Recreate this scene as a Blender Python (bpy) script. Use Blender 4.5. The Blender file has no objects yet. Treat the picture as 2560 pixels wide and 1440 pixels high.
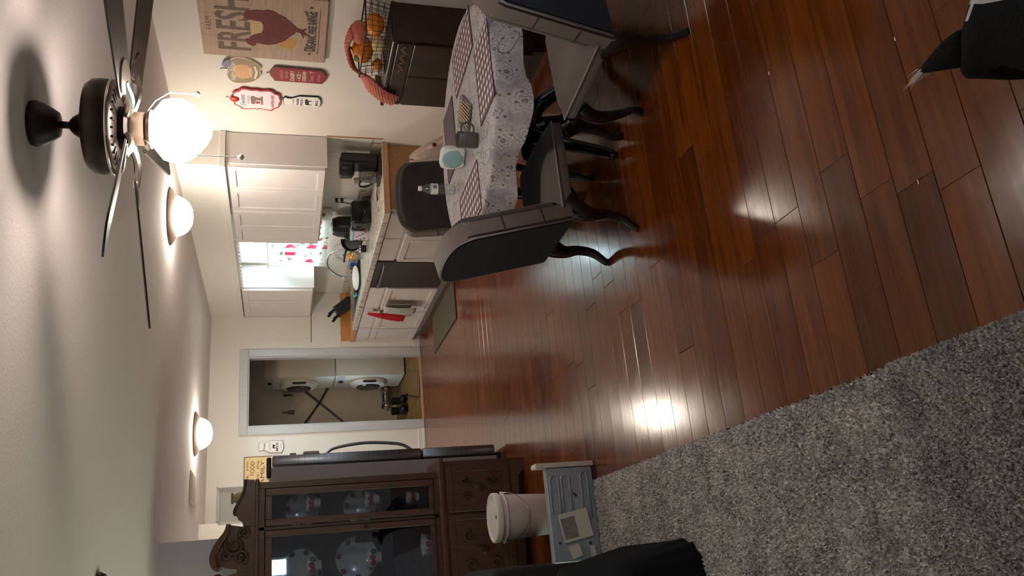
import bpy, bmesh, math, random
from mathutils import Vector, Matrix
random.seed(7)
S = bpy.context.scene
C = S.collection
PI = math.pi

# ---------------------------------------------------------------- camera
def cam_axes(yaw, p, r):
    f = Vector((math.sin(yaw)*math.cos(p), math.cos(yaw)*math.cos(p), -math.sin(p)))
    ri = Vector((math.cos(yaw), -math.sin(yaw), 0)); up = ri.cross(f)
    c, s = math.cos(r), math.sin(r)
    return c*ri+s*up, -s*ri+c*up, f
cr, cu, cf = cam_axes(0.353995934, 0.276315044, 0.003108557)
cd = bpy.data.cameras.new('camera'); cam = bpy.data.objects.new('camera', cd); C.objects.link(cam)
cd.sensor_fit = 'HORIZONTAL'; cd.sensor_width = 36.0; cd.lens = 36*2040.8/2560; cd.clip_start = 0.05; cd.clip_end = 100
# the phone was held upright but the picture is stored lying on its side
ax, ay, az = -cu, cr, -cf
cam.matrix_world = Matrix(((ax.x, ay.x, az.x, 0), (ax.y, ay.y, az.y, 0), (ax.z, ay.z, az.z, 1.67), (0, 0, 0, 1)))
S.camera = cam

# ---------------------------------------------------------------- world, exposure
w = bpy.data.worlds.new('overcast_sky'); S.world = w; w.use_nodes = True
bg = w.node_tree.nodes['Background']
bg.inputs[0].default_value = (0.62, 0.87, 1.0, 1); bg.inputs[1].default_value = 48.0
_n, _l = w.node_tree.nodes, w.node_tree.links          # overcast sky above the horizon, dull lawn below it
_tc = _n.new('ShaderNodeTexCoord'); _sp = _n.new('ShaderNodeSeparateXYZ'); _l.new(_tc.outputs['Generated'], _sp.inputs[0])
_rp = _n.new('ShaderNodeValToRGB'); _mr = _n.new('ShaderNodeMapRange'); _mr.inputs[1].default_value = -.06; _mr.inputs[2].default_value = .02; _l.new(_sp.outputs[2], _mr.inputs[0]); _l.new(_mr.outputs[0], _rp.inputs[0])
_rp.color_ramp.elements[0].color = (.075, .085, .06, 1); _rp.color_ramp.elements[1].color = (.62, .87, 1.0, 1); _l.new(_rp.outputs[0], bg.inputs[0])
S.view_settings.view_transform = 'Standard'; S.view_settings.look = 'None'
S.view_settings.exposure = 0.0; S.view_settings.gamma = 1.0; S.view_settings.use_curve_mapping = False
S.cycles.max_bounces = 8; S.cycles.diffuse_bounces = 5; S.cycles.glossy_bounces = 4
S.cycles.transmission_bounces = 6; S.cycles.transparent_max_bounces = 10
S.cycles.sample_clamp_indirect = 8.0; S.cycles.caustics_reflective = False; S.cycles.caustics_refractive = False
S.cycles.use_denoising = True
GLOBE_L, DISH_L = 73.0, 84.0        # radiance of the fan globe and of the ceiling bowls

# ---------------------------------------------------------------- materials
def lin(c):
    return tuple(((x/255)/12.92 if x/255 <= 0.04045 else ((x/255+0.055)/1.055)**2.4) for x in c)+(1,)
MATS = {}
class NT:
    def __init__(s, m): s.t = m.node_tree; s.n = s.t.nodes; s.l = s.t.links
    def add(s, typ, **kw):
        n = s.n.new(typ)
        for k, v in kw.items():
            if k in ('ins',):
                for i, val in v.items(): n.inputs[i].default_value = val
            else: setattr(n, k, v)
        return n
    def link(s, a, b): s.l.new(a, b)
def ramp(nt, stops, interp='LINEAR'):
    r = nt.add('ShaderNodeValToRGB'); r.color_ramp.interpolation = interp
    e = r.color_ramp.elements
    while len(e) > 1: e.remove(e[0])
    e[0].position = stops[0][0]; e[0].color = stops[0][1]
    for p, c in stops[1:]:
        q = e.new(p); q.color = c
    return r
def mat(name, col=(128, 128, 128), rough=0.6, metal=0.0, noise=None, bump=None, spec=0.5, sheen=0.0, emit=None, coat=0.0, trans=0.0, alpha=1.0, coords='Object', rnd=None, stretch=None):
    """noise=(scale, other colour, detail), bump=(scale, strength)"""
    m = bpy.data.materials.new(name); m.use_nodes = True; nt = NT(m)
    b = nt.n['Principled BSDF']
    b.inputs['Base Color'].default_value = lin(col); b.inputs['Roughness'].default_value = rough
    b.inputs['Metallic'].default_value = metal; b.inputs['Specular IOR Level'].default_value = spec
    b.inputs['Sheen Weight'].default_value = sheen; b.inputs['Coat Weight'].default_value = coat
    b.inputs['Transmission Weight'].default_value = trans; b.inputs['Alpha'].default_value = alpha
    tc = nt.add('ShaderNodeTexCoord'); mp = nt.add('ShaderNodeMapping'); nt.link(tc.outputs[coords], mp.inputs[0])
    if stretch: mp.inputs['Scale'].default_value = stretch
    if noise:
        nz = nt.add('ShaderNodeTexNoise', ins={'Scale': noise[0], 'Detail': noise[2] if len(noise) > 2 else 4.0, 'Roughness': 0.6})
        nt.link(mp.outputs[0], nz.inputs['Vector'])
        r = ramp(nt, [(0.35, lin(col)), (0.68, lin(noise[1]))]); nt.link(nz.outputs['Fac'], r.inputs[0])
        nt.link(r.outputs[0], b.inputs['Base Color'])
    if bump:
        nz = nt.add('ShaderNodeTexNoise', ins={'Scale': bump[0], 'Detail': 3.0}); nt.link(mp.outputs[0], nz.inputs['Vector'])
        bp = nt.add('ShaderNodeBump', ins={'Strength': bump[1], 'Distance': 0.01}); nt.link(nz.outputs['Fac'], bp.inputs['Height'])
        nt.link(bp.outputs[0], b.inputs['Normal'])
    if emit:
        b.inputs['Emission Color'].default_value = emit[0]; b.inputs['Emission Strength'].default_value = emit[1]
    MATS[name] = m
    return m
def M(n): return MATS[n]

mat('wall_paint', (222, 213, 205), 0.75, bump=(220, 0.10))
mat('kitchen_wall_paint', (226, 222, 214), 0.7, bump=(220, 0.08))
mat('blue_grey_paint', (196, 197, 208), 0.75, bump=(200, 0.08))
mat('ceiling_paint', (224, 214, 213), 0.9, bump=(90, 0.35))
mat('trim_grey', (196, 198, 200), 0.45, noise=(30, (186, 188, 191)), stretch=(1, 1, .1))
mat('white_trim', (225, 222, 216), 0.45)
mat('cabinet_white', (222, 216, 214), 0.42, noise=(6, (216, 209, 208)))
mat('cabinet_gap', (60, 52, 50), 0.8)
mat('particle_board', (176, 138, 98), 0.7, noise=(60, (160, 122, 84)))
mat('oak_edge', (190, 150, 118), 0.55, noise=(25, (176, 134, 100)), stretch=(1, 6, 1))
mat('butcher_block', (206, 150, 84), 0.35, noise=(9, (170, 112, 58), 6), stretch=(1, 5, 5))
mat('espresso', (46, 26, 22), 0.32, noise=(14, (62, 36, 30), 5), stretch=(1, 1, .2))
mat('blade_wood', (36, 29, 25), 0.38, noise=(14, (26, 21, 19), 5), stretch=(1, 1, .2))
mat('china_wood', (92, 62, 44), 0.38, noise=(10, (68, 42, 29), 6), stretch=(6, 6, .8))
mat('china_wood_carved', (70, 44, 30), 0.4, noise=(30, (48, 30, 22), 5))
mat('china_inside_blue_cast', (50, 62, 88), 0.5, noise=(5, (40, 50, 74)))  # bluish room reflection in the glass, put into the interior colour
mat('porcelain', (228, 222, 216), 0.18, coat=.4)
mat('rose_red', (176, 34, 44), 0.35, noise=(140, (120, 18, 28)))
mat('leaf_green', (70, 92, 58), 0.5)
mat('teal_glaze', (28, 74, 88), 0.2, coat=.4)
mat('black_plastic', (20, 18, 20), 0.32)
mat('black_gloss', (12, 12, 14), 0.15)
mat('black_lacquer', (22, 15, 14), 0.22, noise=(30, (34, 22, 20)))
mat('bronze', (58, 48, 42), 0.38, metal=.75, noise=(8, (44, 36, 32)))
mat('dark_bronze', (36, 28, 28), 0.45, metal=.5)
mat('light_bronze', (150, 128, 112), 0.45, metal=.35)
mat('bright_metal', (214, 206, 198), 0.22, metal=1.0)
mat('chrome', (214, 216, 220), 0.14, metal=1.0)
mat('steel', (150, 154, 162), 0.3, metal=1.0, noise=(3, (126, 130, 140)), stretch=(1, 1, 30))
mat('steel_dark', (92, 92, 94), 0.34, metal=.9, noise=(4, (74, 74, 74)), stretch=(30, 30, 1))
mat('fridge_grey', (150, 146, 152), 0.55, noise=(90, (138, 134, 141)))
mat('galvanised', (180, 190, 204), 0.36, metal=.5, noise=(22, (164, 174, 188), 2))
mat('box_white', (206, 198, 190), 0.5)
mat('bucket_white', (222, 214, 214), 0.45)
mat('paper', (214, 208, 200), 0.8)
mat('paper_grey', (150, 146, 142), 0.8, noise=(40, (110, 106, 102)))
mat('taupe_fabric', (102, 90, 86), 0.85, sheen=.3, noise=(160, (94, 82, 79)), bump=(300, .15))
mat('charcoal_fabric', (52, 44, 46), 0.9, sheen=.12, noise=(160, (46, 39, 41)), bump=(300, .15))
mat('navy_fabric', (28, 29, 40), 0.9, sheen=.05, noise=(200, (25, 26, 35)), bump=(300, .12))
mat('piping_grey', (138, 130, 134), 0.8, sheen=.3)
mat('black_cloth', (12, 13, 17), 0.95, spec=.15, noise=(200, (16, 17, 22)), bump=(260, .2))
mat('charcoal_sofa', (38, 37, 39), 0.9, noise=(120, (32, 31, 33)), bump=(200, .2))
mat('red_towel', (196, 22, 44), 0.9, noise=(80, (170, 16, 34)), bump=(300, .3))
mat('grey_towel', (190, 192, 186), 0.9, noise=(30, (160, 162, 158)), bump=(300, .3))
mat('salmon_knit', (214, 128, 112), 0.95, noise=(120, (196, 104, 90)), bump=(150, .6))
mat('pumpkin_orange', (226, 132, 30), 0.6, noise=(14, (204, 108, 20)))
mat('cream_plush', (228, 206, 150), 0.9)
mat('olive_felt', (112, 112, 46), 0.9)
mat('pale_pink_lace', (244, 226, 216), 0.85, noise=(40, (232, 206, 194)), bump=(120, .6))
mat('wire_black', (26, 22, 20), 0.4, metal=.4)
mat('blue_plastic', (30, 84, 196), 0.35)
mat('cyan_plastic', (40, 176, 190), 0.4)
mat('teal_light', (150, 186, 190), 0.4)
mat('amber_soap', (222, 140, 14), 0.25, coat=.3)
mat('lavender_tin', (206, 196, 210), 0.35)
mat('plum_print', (112, 64, 92), 0.5)
mat('mug_grey', (86, 82, 80), 0.35)
mat('plate_white', (236, 236, 234), 0.25, coat=.3)
mat('mat_olive', (92, 86, 72), 0.95, noise=(60, (78, 73, 60)), bump=(180, .4))
mat('laundry_wall', (226, 206, 184), 0.8, noise=(3, (214, 192, 168)))
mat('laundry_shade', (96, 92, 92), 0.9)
mat('washer_white', (226, 214, 200), 0.4)
mat('washer_dark', (44, 40, 40), 0.3)
mat('hose_grey', (96, 88, 84), 0.6)
mat('hose_black', (46, 42, 42), 0.6)
mat('tile_wood', (150, 116, 62), 0.5, noise=(5, (120, 86, 44)))
mat('tan_sign', (224, 194, 142), 0.6, noise=(20, (214, 182, 128)))
mat('sign_brown', (74, 48, 30), 0.7)
mat('sign_ink', (44, 40, 42), 0.7)
mat('sign_wood', (188, 160, 140), 0.75, noise=(8, (172, 144, 124), 6), stretch=(1, .7, 9))
mat('sign_wood_edge', (108, 84, 72), 0.8)
mat('sign_letter', (104, 80, 72), 0.8, noise=(70, (128, 102, 90)))
mat('hen_red', (116, 48, 46), 0.8, noise=(40, (98, 38, 38)))
mat('straw', (206, 180, 138), 0.8, noise=(40, (190, 162, 118)))
mat('egg_tan', (200, 146, 84), 0.8, noise=(30, (186, 130, 70)))
mat('apple_tan', (160, 134, 104), 0.6, noise=(30, (140, 116, 88)))
mat('apple_peach', (222, 176, 120), 0.6, noise=(60, (206, 140, 104)))
mat('cream_print', (232, 222, 200), 0.6)
mat('dairy_red', (140, 36, 48), 0.4)
mat('dairy_pink', (206, 124, 124), 0.5)
mat('sign_white', (226, 216, 218), 0.5)
mat('frame_red', (168, 44, 58), 0.4)
mat('rose_sign', (206, 44, 48), 0.5, noise=(90, (170, 24, 34)))
mat('mixer_brown', (128, 104, 96), 0.6)
mat('sign_grey', (120, 112, 132), 0.6)
mat('bottle_white', (232, 228, 222), 0.5)
mat('fur_black', (7, 7, 8), 0.85, spec=.15, noise=(60, (11, 10, 11)), bump=(240, .5))
mat('fur_white', (206, 196, 188), 0.85, sheen=.3, noise=(60, (188, 176, 168)), bump=(240, .5))
mat('dog_eye', (14, 8, 6), 0.05, coat=1)
mat('dog_nose', (14, 13, 14), 0.3)
mat('vent_white', (196, 186, 172), 0.5)
mat('lampshade_glow', (255, 250, 240), 0.5, emit=((1.0, 0.87, 0.76, 1), GLOBE_L))
mat('bowl_glow', (255, 245, 225), 0.5, emit=((1.0, 0.89, 0.74, 1), DISH_L))
mat('window_frame', (230, 232, 232), 0.4)
mat('grout', (24, 10, 5), 0.8)

def glass_mat(name, tint=(1, 1, 1, 1), rough=0.02, ior=1.45, boost=0.0):
    m = bpy.data.materials.new(name); m.use_nodes = True; nt = NT(m)
    nt.n.remove(nt.n['Principled BSDF']); out = nt.n['Material Output']
    tr = nt.add('ShaderNodeBsdfTransparent', ins={0: tint}); gl = nt.add('ShaderNodeBsdfGlossy', ins={'Roughness': rough})
    lw_ = nt.add('ShaderNodeLayerWeight', ins={0: .5}); mx = nt.add('ShaderNodeMixShader')
    fr = nt.add('ShaderNodeMath', operation='POWER', ins={1: 5.0}); nt.link(lw_.outputs['Facing'], fr.inputs[0])
    ad = nt.add('ShaderNodeMath', operation='MULTIPLY_ADD', ins={1: .85, 2: .04+boost}); nt.link(fr.outputs[0], ad.inputs[0])
    nt.link(ad.outputs[0], mx.inputs[0]); nt.link(tr.outputs[0], mx.inputs[1]); nt.link(gl.outputs[0], mx.inputs[2])
    nt.link(mx.outputs[0], out.inputs[0]); MATS[name] = m
glass_mat('pane_glass'); glass_mat('cabinet_glass', (.82, .88, .95, 1), boost=.05)
glass_mat('clear_plastic', (.93, .94, .95, 1), .08, boost=.06); glass_mat('bottle_plastic', (.90, .93, .96, 1), .06, boost=.08)
glass_mat('smoked_glass', (.5, .5, .5, 1), .05, boost=.05)

def wood_floor():
    m = bpy.data.materials.new('red_hardwood'); m.use_nodes = True; nt = NT(m); b = nt.n['Principled BSDF']
    oi = nt.add('ShaderNodeObjectInfo'); tc = nt.add('ShaderNodeTexCoord')
    off = nt.add('ShaderNodeVectorMath', operation='SCALE', ins={'Scale': 37.0}); cmb = nt.add('ShaderNodeCombineXYZ')
    for i in range(3): nt.link(oi.outputs['Random'], cmb.inputs[i])
    nt.link(cmb.outputs[0], off.inputs[0])
    av = nt.add('ShaderNodeVectorMath', operation='ADD'); nt.link(tc.outputs['Object'], av.inputs[0]); nt.link(off.outputs[0], av.inputs[1])
    mp = nt.add('ShaderNodeMapping', ins={'Scale': (1.6, 26, 8)}); nt.link(av.outputs[0], mp.inputs[0])
    nz = nt.add('ShaderNodeTexNoise', ins={'Scale': 1.0, 'Detail': 7.0, 'Roughness': .62, 'Distortion': .6}); nt.link(mp.outputs[0], nz.inputs['Vector'])
    r1 = ramp(nt, [(0.30, lin((86, 40, 12))), (0.50, lin((109, 55, 16))), (0.72, lin((128, 72, 23)))]); nt.link(nz.outputs['Fac'], r1.inputs[0])
    r2 = ramp(nt, [(0.0, lin((196, 176, 168))), (0.3, lin((222, 206, 196))), (0.7, lin((238, 226, 210))), (1.0, lin((255, 246, 226)))]); nt.link(oi.outputs['Random'], r2.inputs[0])
    mx = nt.add('ShaderNodeMix', data_type='RGBA', blend_type='MULTIPLY'); mx.inputs[0].default_value = 1.0
    nt.link(r1.outputs[0], mx.inputs[6]); nt.link(r2.outputs[0], mx.inputs[7]); nt.link(mx.outputs[2], b.inputs['Base Color'])
    n2 = nt.add('ShaderNodeTexNoise', ins={'Scale': 5.0, 'Detail': 4.0}); nt.link(tc.outputs['Object'], n2.inputs['Vector'])
    mr = nt.add('ShaderNodeMapRange', ins={1: .3, 2: .7, 3: .13, 4: .20}); nt.link(n2.outputs['Fac'], mr.inputs[0]); nt.link(mr.outputs[0], b.inputs['Roughness'])
    bp = nt.add('ShaderNodeBump', ins={'Strength': .035, 'Distance': .004}); nt.link(nz.outputs['Fac'], bp.inputs['Height']); nt.link(bp.outputs[0], b.inputs['Normal'])
    b.inputs['Specular IOR Level'].default_value = .7
    MATS['red_hardwood'] = m
wood_floor()
def carpet_mat():
    m = bpy.data.materials.new('carpet_pile'); m.use_nodes = True; nt = NT(m); b = nt.n['Principled BSDF']
    tc = nt.add('ShaderNodeTexCoord')
    nz = nt.add('ShaderNodeTexNoise', ins={'Scale': 130.0, 'Detail': 2.0}); nt.link(tc.outputs['Object'], nz.inputs['Vector'])
    n2 = nt.add('ShaderNodeTexNoise', ins={'Scale': 7.0, 'Detail': 5.0}); nt.link(tc.outputs['Object'], n2.inputs['Vector'])
    ad = nt.add('ShaderNodeMath', operation='MULTIPLY_ADD', ins={1: .35, 2: -.17}); nt.link(n2.outputs['Fac'], ad.inputs[0])
    sm = nt.add('ShaderNodeMath', operation='ADD'); nt.link(nz.outputs['Fac'], sm.inputs[0]); nt.link(ad.outputs[0], sm.inputs[1])
    r = ramp(nt, [(.30, lin((126, 124, 127))), (.45, lin((188, 184, 185))), (.56, lin((218, 213, 212))), (.7, lin((240, 235, 232)))]); nt.link(sm.outputs[0], r.inputs[0])
    nt.link(r.outputs[0], b.inputs['Base Color']); b.inputs['Roughness'].default_value = .95; b.inputs['Sheen Weight'].default_value = .2
    MATS['carpet_pile'] = m
carpet_mat()
def marble_mat():
    m = bpy.data.materials.new('marble_laminate'); m.use_nodes = True; nt = NT(m); b = nt.n['Principled BSDF']
    tc = nt.add('ShaderNodeTexCoord'); nz = nt.add('ShaderNodeTexNoise', ins={'Scale': 9.0, 'Detail': 7.0, 'Distortion': 2.2}); nt.link(tc.outputs['Object'], nz.inputs['Vector'])
    r = ramp(nt, [(.36, lin((120, 110, 100))), (.44, lin((186, 178, 166))), (.52, lin((222, 216, 206))), (.58, lin((176, 168, 158))), (.66, lin((214, 208, 198)))])
    nt.link(nz.outputs['Fac'], r.inputs[0]); nt.link(r.outputs[0], b.inputs['Base Color']); b.inputs['Roughness'].default_value = .28
    MATS['marble_laminate'] = m
marble_mat()
def cloth_mat():
    # grey tablecloth with ringed medallions, dots and outlined leaves, made of lines around scattered cell centres
    m = bpy.data.materials.new('medallion_cloth'); m.use_nodes = True; nt = NT(m); b = nt.n['Principled BSDF']
    uv = nt.add('ShaderNodeUVMap'); uv.uv_map = 'cloth'
    mp = nt.add('ShaderNodeMapping', ins={'Scale': (1, 1, 1)}); nt.link(uv.outputs[0], mp.inputs[0])
    def mth(op, a, b_=None, c_=None):
        n = nt.add('ShaderNodeMath', operation=op)
        for k, v in enumerate((a, b_, c_)):
            if v is None: continue
            if isinstance(v, (int, float)): n.inputs[k].default_value = v
            else: nt.link(v, n.inputs[k])
        return n.outputs[0]
    def medallion(scale, petals, depth, rnd):
        # petal-shaped distance around scattered centres, and a random number per centre
        v = nt.add('ShaderNodeTexVoronoi', voronoi_dimensions='2D', ins={'Scale': scale, 'Randomness': rnd}); nt.link(mp.outputs[0], v.inputs['Vector'])
        d = nt.add('ShaderNodeVectorMath', operation='SUBTRACT'); nt.link(mp.outputs[0], d.inputs[0]); nt.link(v.outputs['Position'], d.inputs[1])
        sp = nt.add('ShaderNodeSeparateXYZ'); nt.link(d.outputs[0], sp.inputs[0]); sc = nt.add('ShaderNodeSeparateColor'); nt.link(v.outputs['Color'], sc.inputs[0])
        th = mth('ARCTAN2', sp.outputs[1], sp.outputs[0]); ph = mth('MULTIPLY_ADD', sc.outputs[2], 6.0, mth('MULTIPLY', th, float(petals)))
        f = mth('MULTIPLY', v.outputs['Distance'], mth('MULTIPLY_ADD', mth('COSINE', ph), depth, 1.0)); return f, sc
    def line(f, r, w_): return mth('LESS_THAN', mth('ABSOLUTE', mth('SUBTRACT', f, r)), w_)
    def over(prev, col, fac, amt):
        mx = nt.add('ShaderNodeMix', data_type='RGBA'); nt.link(mth('MULTIPLY', fac, amt), mx.inputs[0]); nt.link(prev, mx.inputs[6]); mx.inputs[7].default_value = lin(col); return mx.outputs[2]
    big = nt.add('ShaderNodeTexNoise', ins={'Scale': 11.0, 'Detail': 5.0}); nt.link(mp.outputs[0], big.inputs['Vector'])
    base = ramp(nt, [(.35, lin((142, 136, 146))), (.55, lin((170, 162, 165))), (.7, lin((150, 144, 146)))]); nt.link(big.outputs['Fac'], base.inputs[0])
    c = base.outputs[0]
    f, sc = medallion(7.0, 6, .16, .55)
    for r, w_, a in ((.12, .02, .55), (.24, .022, .7), (.36, .015, .6), (.42, .015, .5)): c = over(c, (212, 206, 206), line(f, r, w_), a)
    c = over(c, (74, 68, 78), line(f, .05, .03), .6)
    f, sc = medallion(22.0, 5, .22, .8)
    c = over(c, (204, 198, 200), line(f, .27, .04), .45)
    c = over(c, (62, 56, 66), mth('MULTIPLY', mth('LESS_THAN', f, .13), mth('GREATER_THAN', sc.outputs[0], .5)), .75)
    f, sc = medallion(6.0, 2, .38, .85)
    c = over(c, (52, 46, 56), mth('MULTIPLY', line(f, .26, .012), mth('GREATER_THAN', sc.outputs[1], .45)), .85)
    nt.link(c, b.inputs['Base Color']); b.inputs['Roughness'].default_value = .8; b.inputs['Sheen Weight'].default_value = .15
    MATS['medallion_cloth'] = m
cloth_mat()
def check_mat(name, light, mid, dark, n):
    # woven check: light squares, half-tone bars, dark crossings, in the mat's own coordinates
    m = bpy.data.materials.new(name); m.use_nodes = True; nt = NT(m); b = nt.n['Principled BSDF']
    tc = nt.add('ShaderNodeTexCoord'); sp = nt.add('ShaderNodeSeparateXYZ'); nt.link(tc.outputs['Object'], sp.inputs[0])
    st = []
    for i in range(2):
        a = nt.add('ShaderNodeMath', operation='MULTIPLY', ins={1: n}); nt.link(sp.outputs[i], a.inputs[0])
        f = nt.add('ShaderNodeMath', operation='FRACT'); nt.link(a.outputs[0], f.inputs[0])
        g = nt.add('ShaderNodeMath', operation='GREATER_THAN', ins={1: .5}); nt.link(f.outputs[0], g.inputs[0]); st.append(g)
    s = nt.add('ShaderNodeMath', operation='ADD'); nt.link(st[0].outputs[0], s.inputs[0]); nt.link(st[1].outputs[0], s.inputs[1])
    h = nt.add('ShaderNodeMath', operation='MULTIPLY', ins={1: .5}); nt.link(s.outputs[0], h.inputs[0])
    r = ramp(nt, [(0.0, lin(light)), (.3, lin(mid)), (.8, lin(dark))], 'CONSTANT'); nt.link(h.outputs[0], r.inputs[0])
    nt.link(r.outputs[0], b.inputs['Base Color']); b.inputs['Roughness'].default_value = .85; MATS[name] = m
check_mat('plum_check', (228, 218, 214), (124, 104, 114), (92, 72, 84), 21)
mat('plum_weave', (98, 76, 88), .85, noise=(120, (84, 64, 76)))
def curtain_mat():
    m = bpy.data.materials.new('rose_curtain'); m.use_nodes = True; nt = NT(m); out = nt.n['Material Output']; b = nt.n['Principled BSDF']
    tc = nt.add('ShaderNodeTexCoord'); sx_ = nt.add('ShaderNodeSeparateXYZ'); nt.link(tc.outputs['Object'], sx_.inputs[0]); mp = nt.add('ShaderNodeCombineXYZ'); nt.link(sx_.outputs[1], mp.inputs[0]); nt.link(sx_.outputs[2], mp.inputs[1])
    nz = nt.add('ShaderNodeTexNoise', ins={'Scale': 15.0, 'Detail': 4.0}); nt.link(mp.outputs[0], nz.inputs['Vector'])
    wob = nt.add('ShaderNodeMix', data_type='RGBA', blend_type='LINEAR_LIGHT'); wob.inputs[0].default_value = .05
    nt.link(mp.outputs[0], wob.inputs[6]); nt.link(nz.outputs['Color'], wob.inputs[7])
    v = nt.add('ShaderNodeTexVoronoi', voronoi_dimensions='2D', ins={'Scale': 5.2, 'Randomness': .55}); nt.link(wob.outputs[2], v.inputs['Vector'])
    red = nt.add('ShaderNodeMapRange', ins={1: .27, 2: .23, 3: 0, 4: 1}); nt.link(v.outputs['Distance'], red.inputs[0])
    keep = nt.add('ShaderNodeSeparateColor'); nt.link(v.outputs['Color'], keep.inputs[0])
    gt = nt.add('ShaderNodeMath', operation='GREATER_THAN', ins={1: .42}); nt.link(keep.outputs[0], gt.inputs[0])
    rm = nt.add('ShaderNodeMath', operation='MULTIPLY'); nt.link(red.outputs[0], rm.inputs[0]); nt.link(gt.outputs[0], rm.inputs[1])
    v2 = nt.add('ShaderNodeTexVoronoi', voronoi_dimensions='2D', ins={'Scale': 13.0, 'Randomness': 1.0}); nt.link(wob.outputs[2], v2.inputs['Vector'])
    grn = nt.add('ShaderNodeMapRange', ins={1: .24, 2: .20, 3: 0, 4: 1}); nt.link(v2.outputs['Distance'], grn.inputs[0])
    k2 = nt.add('ShaderNodeSeparateColor'); nt.link(v2.outputs['Color'], k2.inputs[0]); g2 = nt.add('ShaderNodeMath', operation='GREATER_THAN', ins={1: .62}); nt.link(k2.outputs[1], g2.inputs[0])
    gm = nt.add('ShaderNodeMath', operation='MULTIPLY'); nt.link(grn.outputs[0], gm.inputs[0]); nt.link(g2.outputs[0], gm.inputs[1])
    rc = ramp(nt, [(.3, lin((150, 20, 44))), (.55, lin((206, 58, 82))), (.75, lin((238, 160, 170)))]); nt.link(nz.outputs['Fac'], rc.inputs[0])
    m1 = nt.add('ShaderNodeMix', data_type='RGBA'); nt.link(gm.outputs[0], m1.inputs[0]); m1.inputs[6].default_value = lin((232, 236, 226)); m1.inputs[7].default_value = lin((112, 128, 92))
    m2 = nt.add('ShaderNodeMix', data_type='RGBA'); nt.link(rm.outputs[0], m2.inputs[0]); nt.link(m1.outputs[2], m2.inputs[6]); nt.link(rc.outputs[0], m2.inputs[7])
    nt.link(m2.outputs[2], b.inputs['Base Color']); b.inputs['Roughness'].default_value = .9
    tl = nt.add('ShaderNodeBsdfTranslucent'); nt.link(m2.outputs[2], tl.inputs[0]); mx = nt.add('ShaderNodeMixShader', ins={0: .12})
    nt.link(b.outputs[0], mx.inputs[1]); nt.link(tl.outputs[0], mx.inputs[2]); nt.link(mx.outputs[0], out.inputs[0]); MATS['rose_curtain'] = m
curtain_mat()
def lace_mat():
    m = bpy.data.materials.new('white_lace'); m.use_nodes = True; nt = NT(m); out = nt.n['Material Output']; b = nt.n['Principled BSDF']
    b.inputs['Base Color'].default_value = lin((240, 244, 244)); tl = nt.add('ShaderNodeBsdfTranslucent', ins={0: lin((240, 246, 248))}); mx = nt.add('ShaderNodeMixShader', ins={0: .6})
    nt.link(b.outputs[0], mx.inputs[1]); nt.link(tl.outputs[0], mx.inputs[2]); nt.link(mx.outputs[0], out.inputs[0]); MATS['white_lace'] = m
lace_mat()

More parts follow.
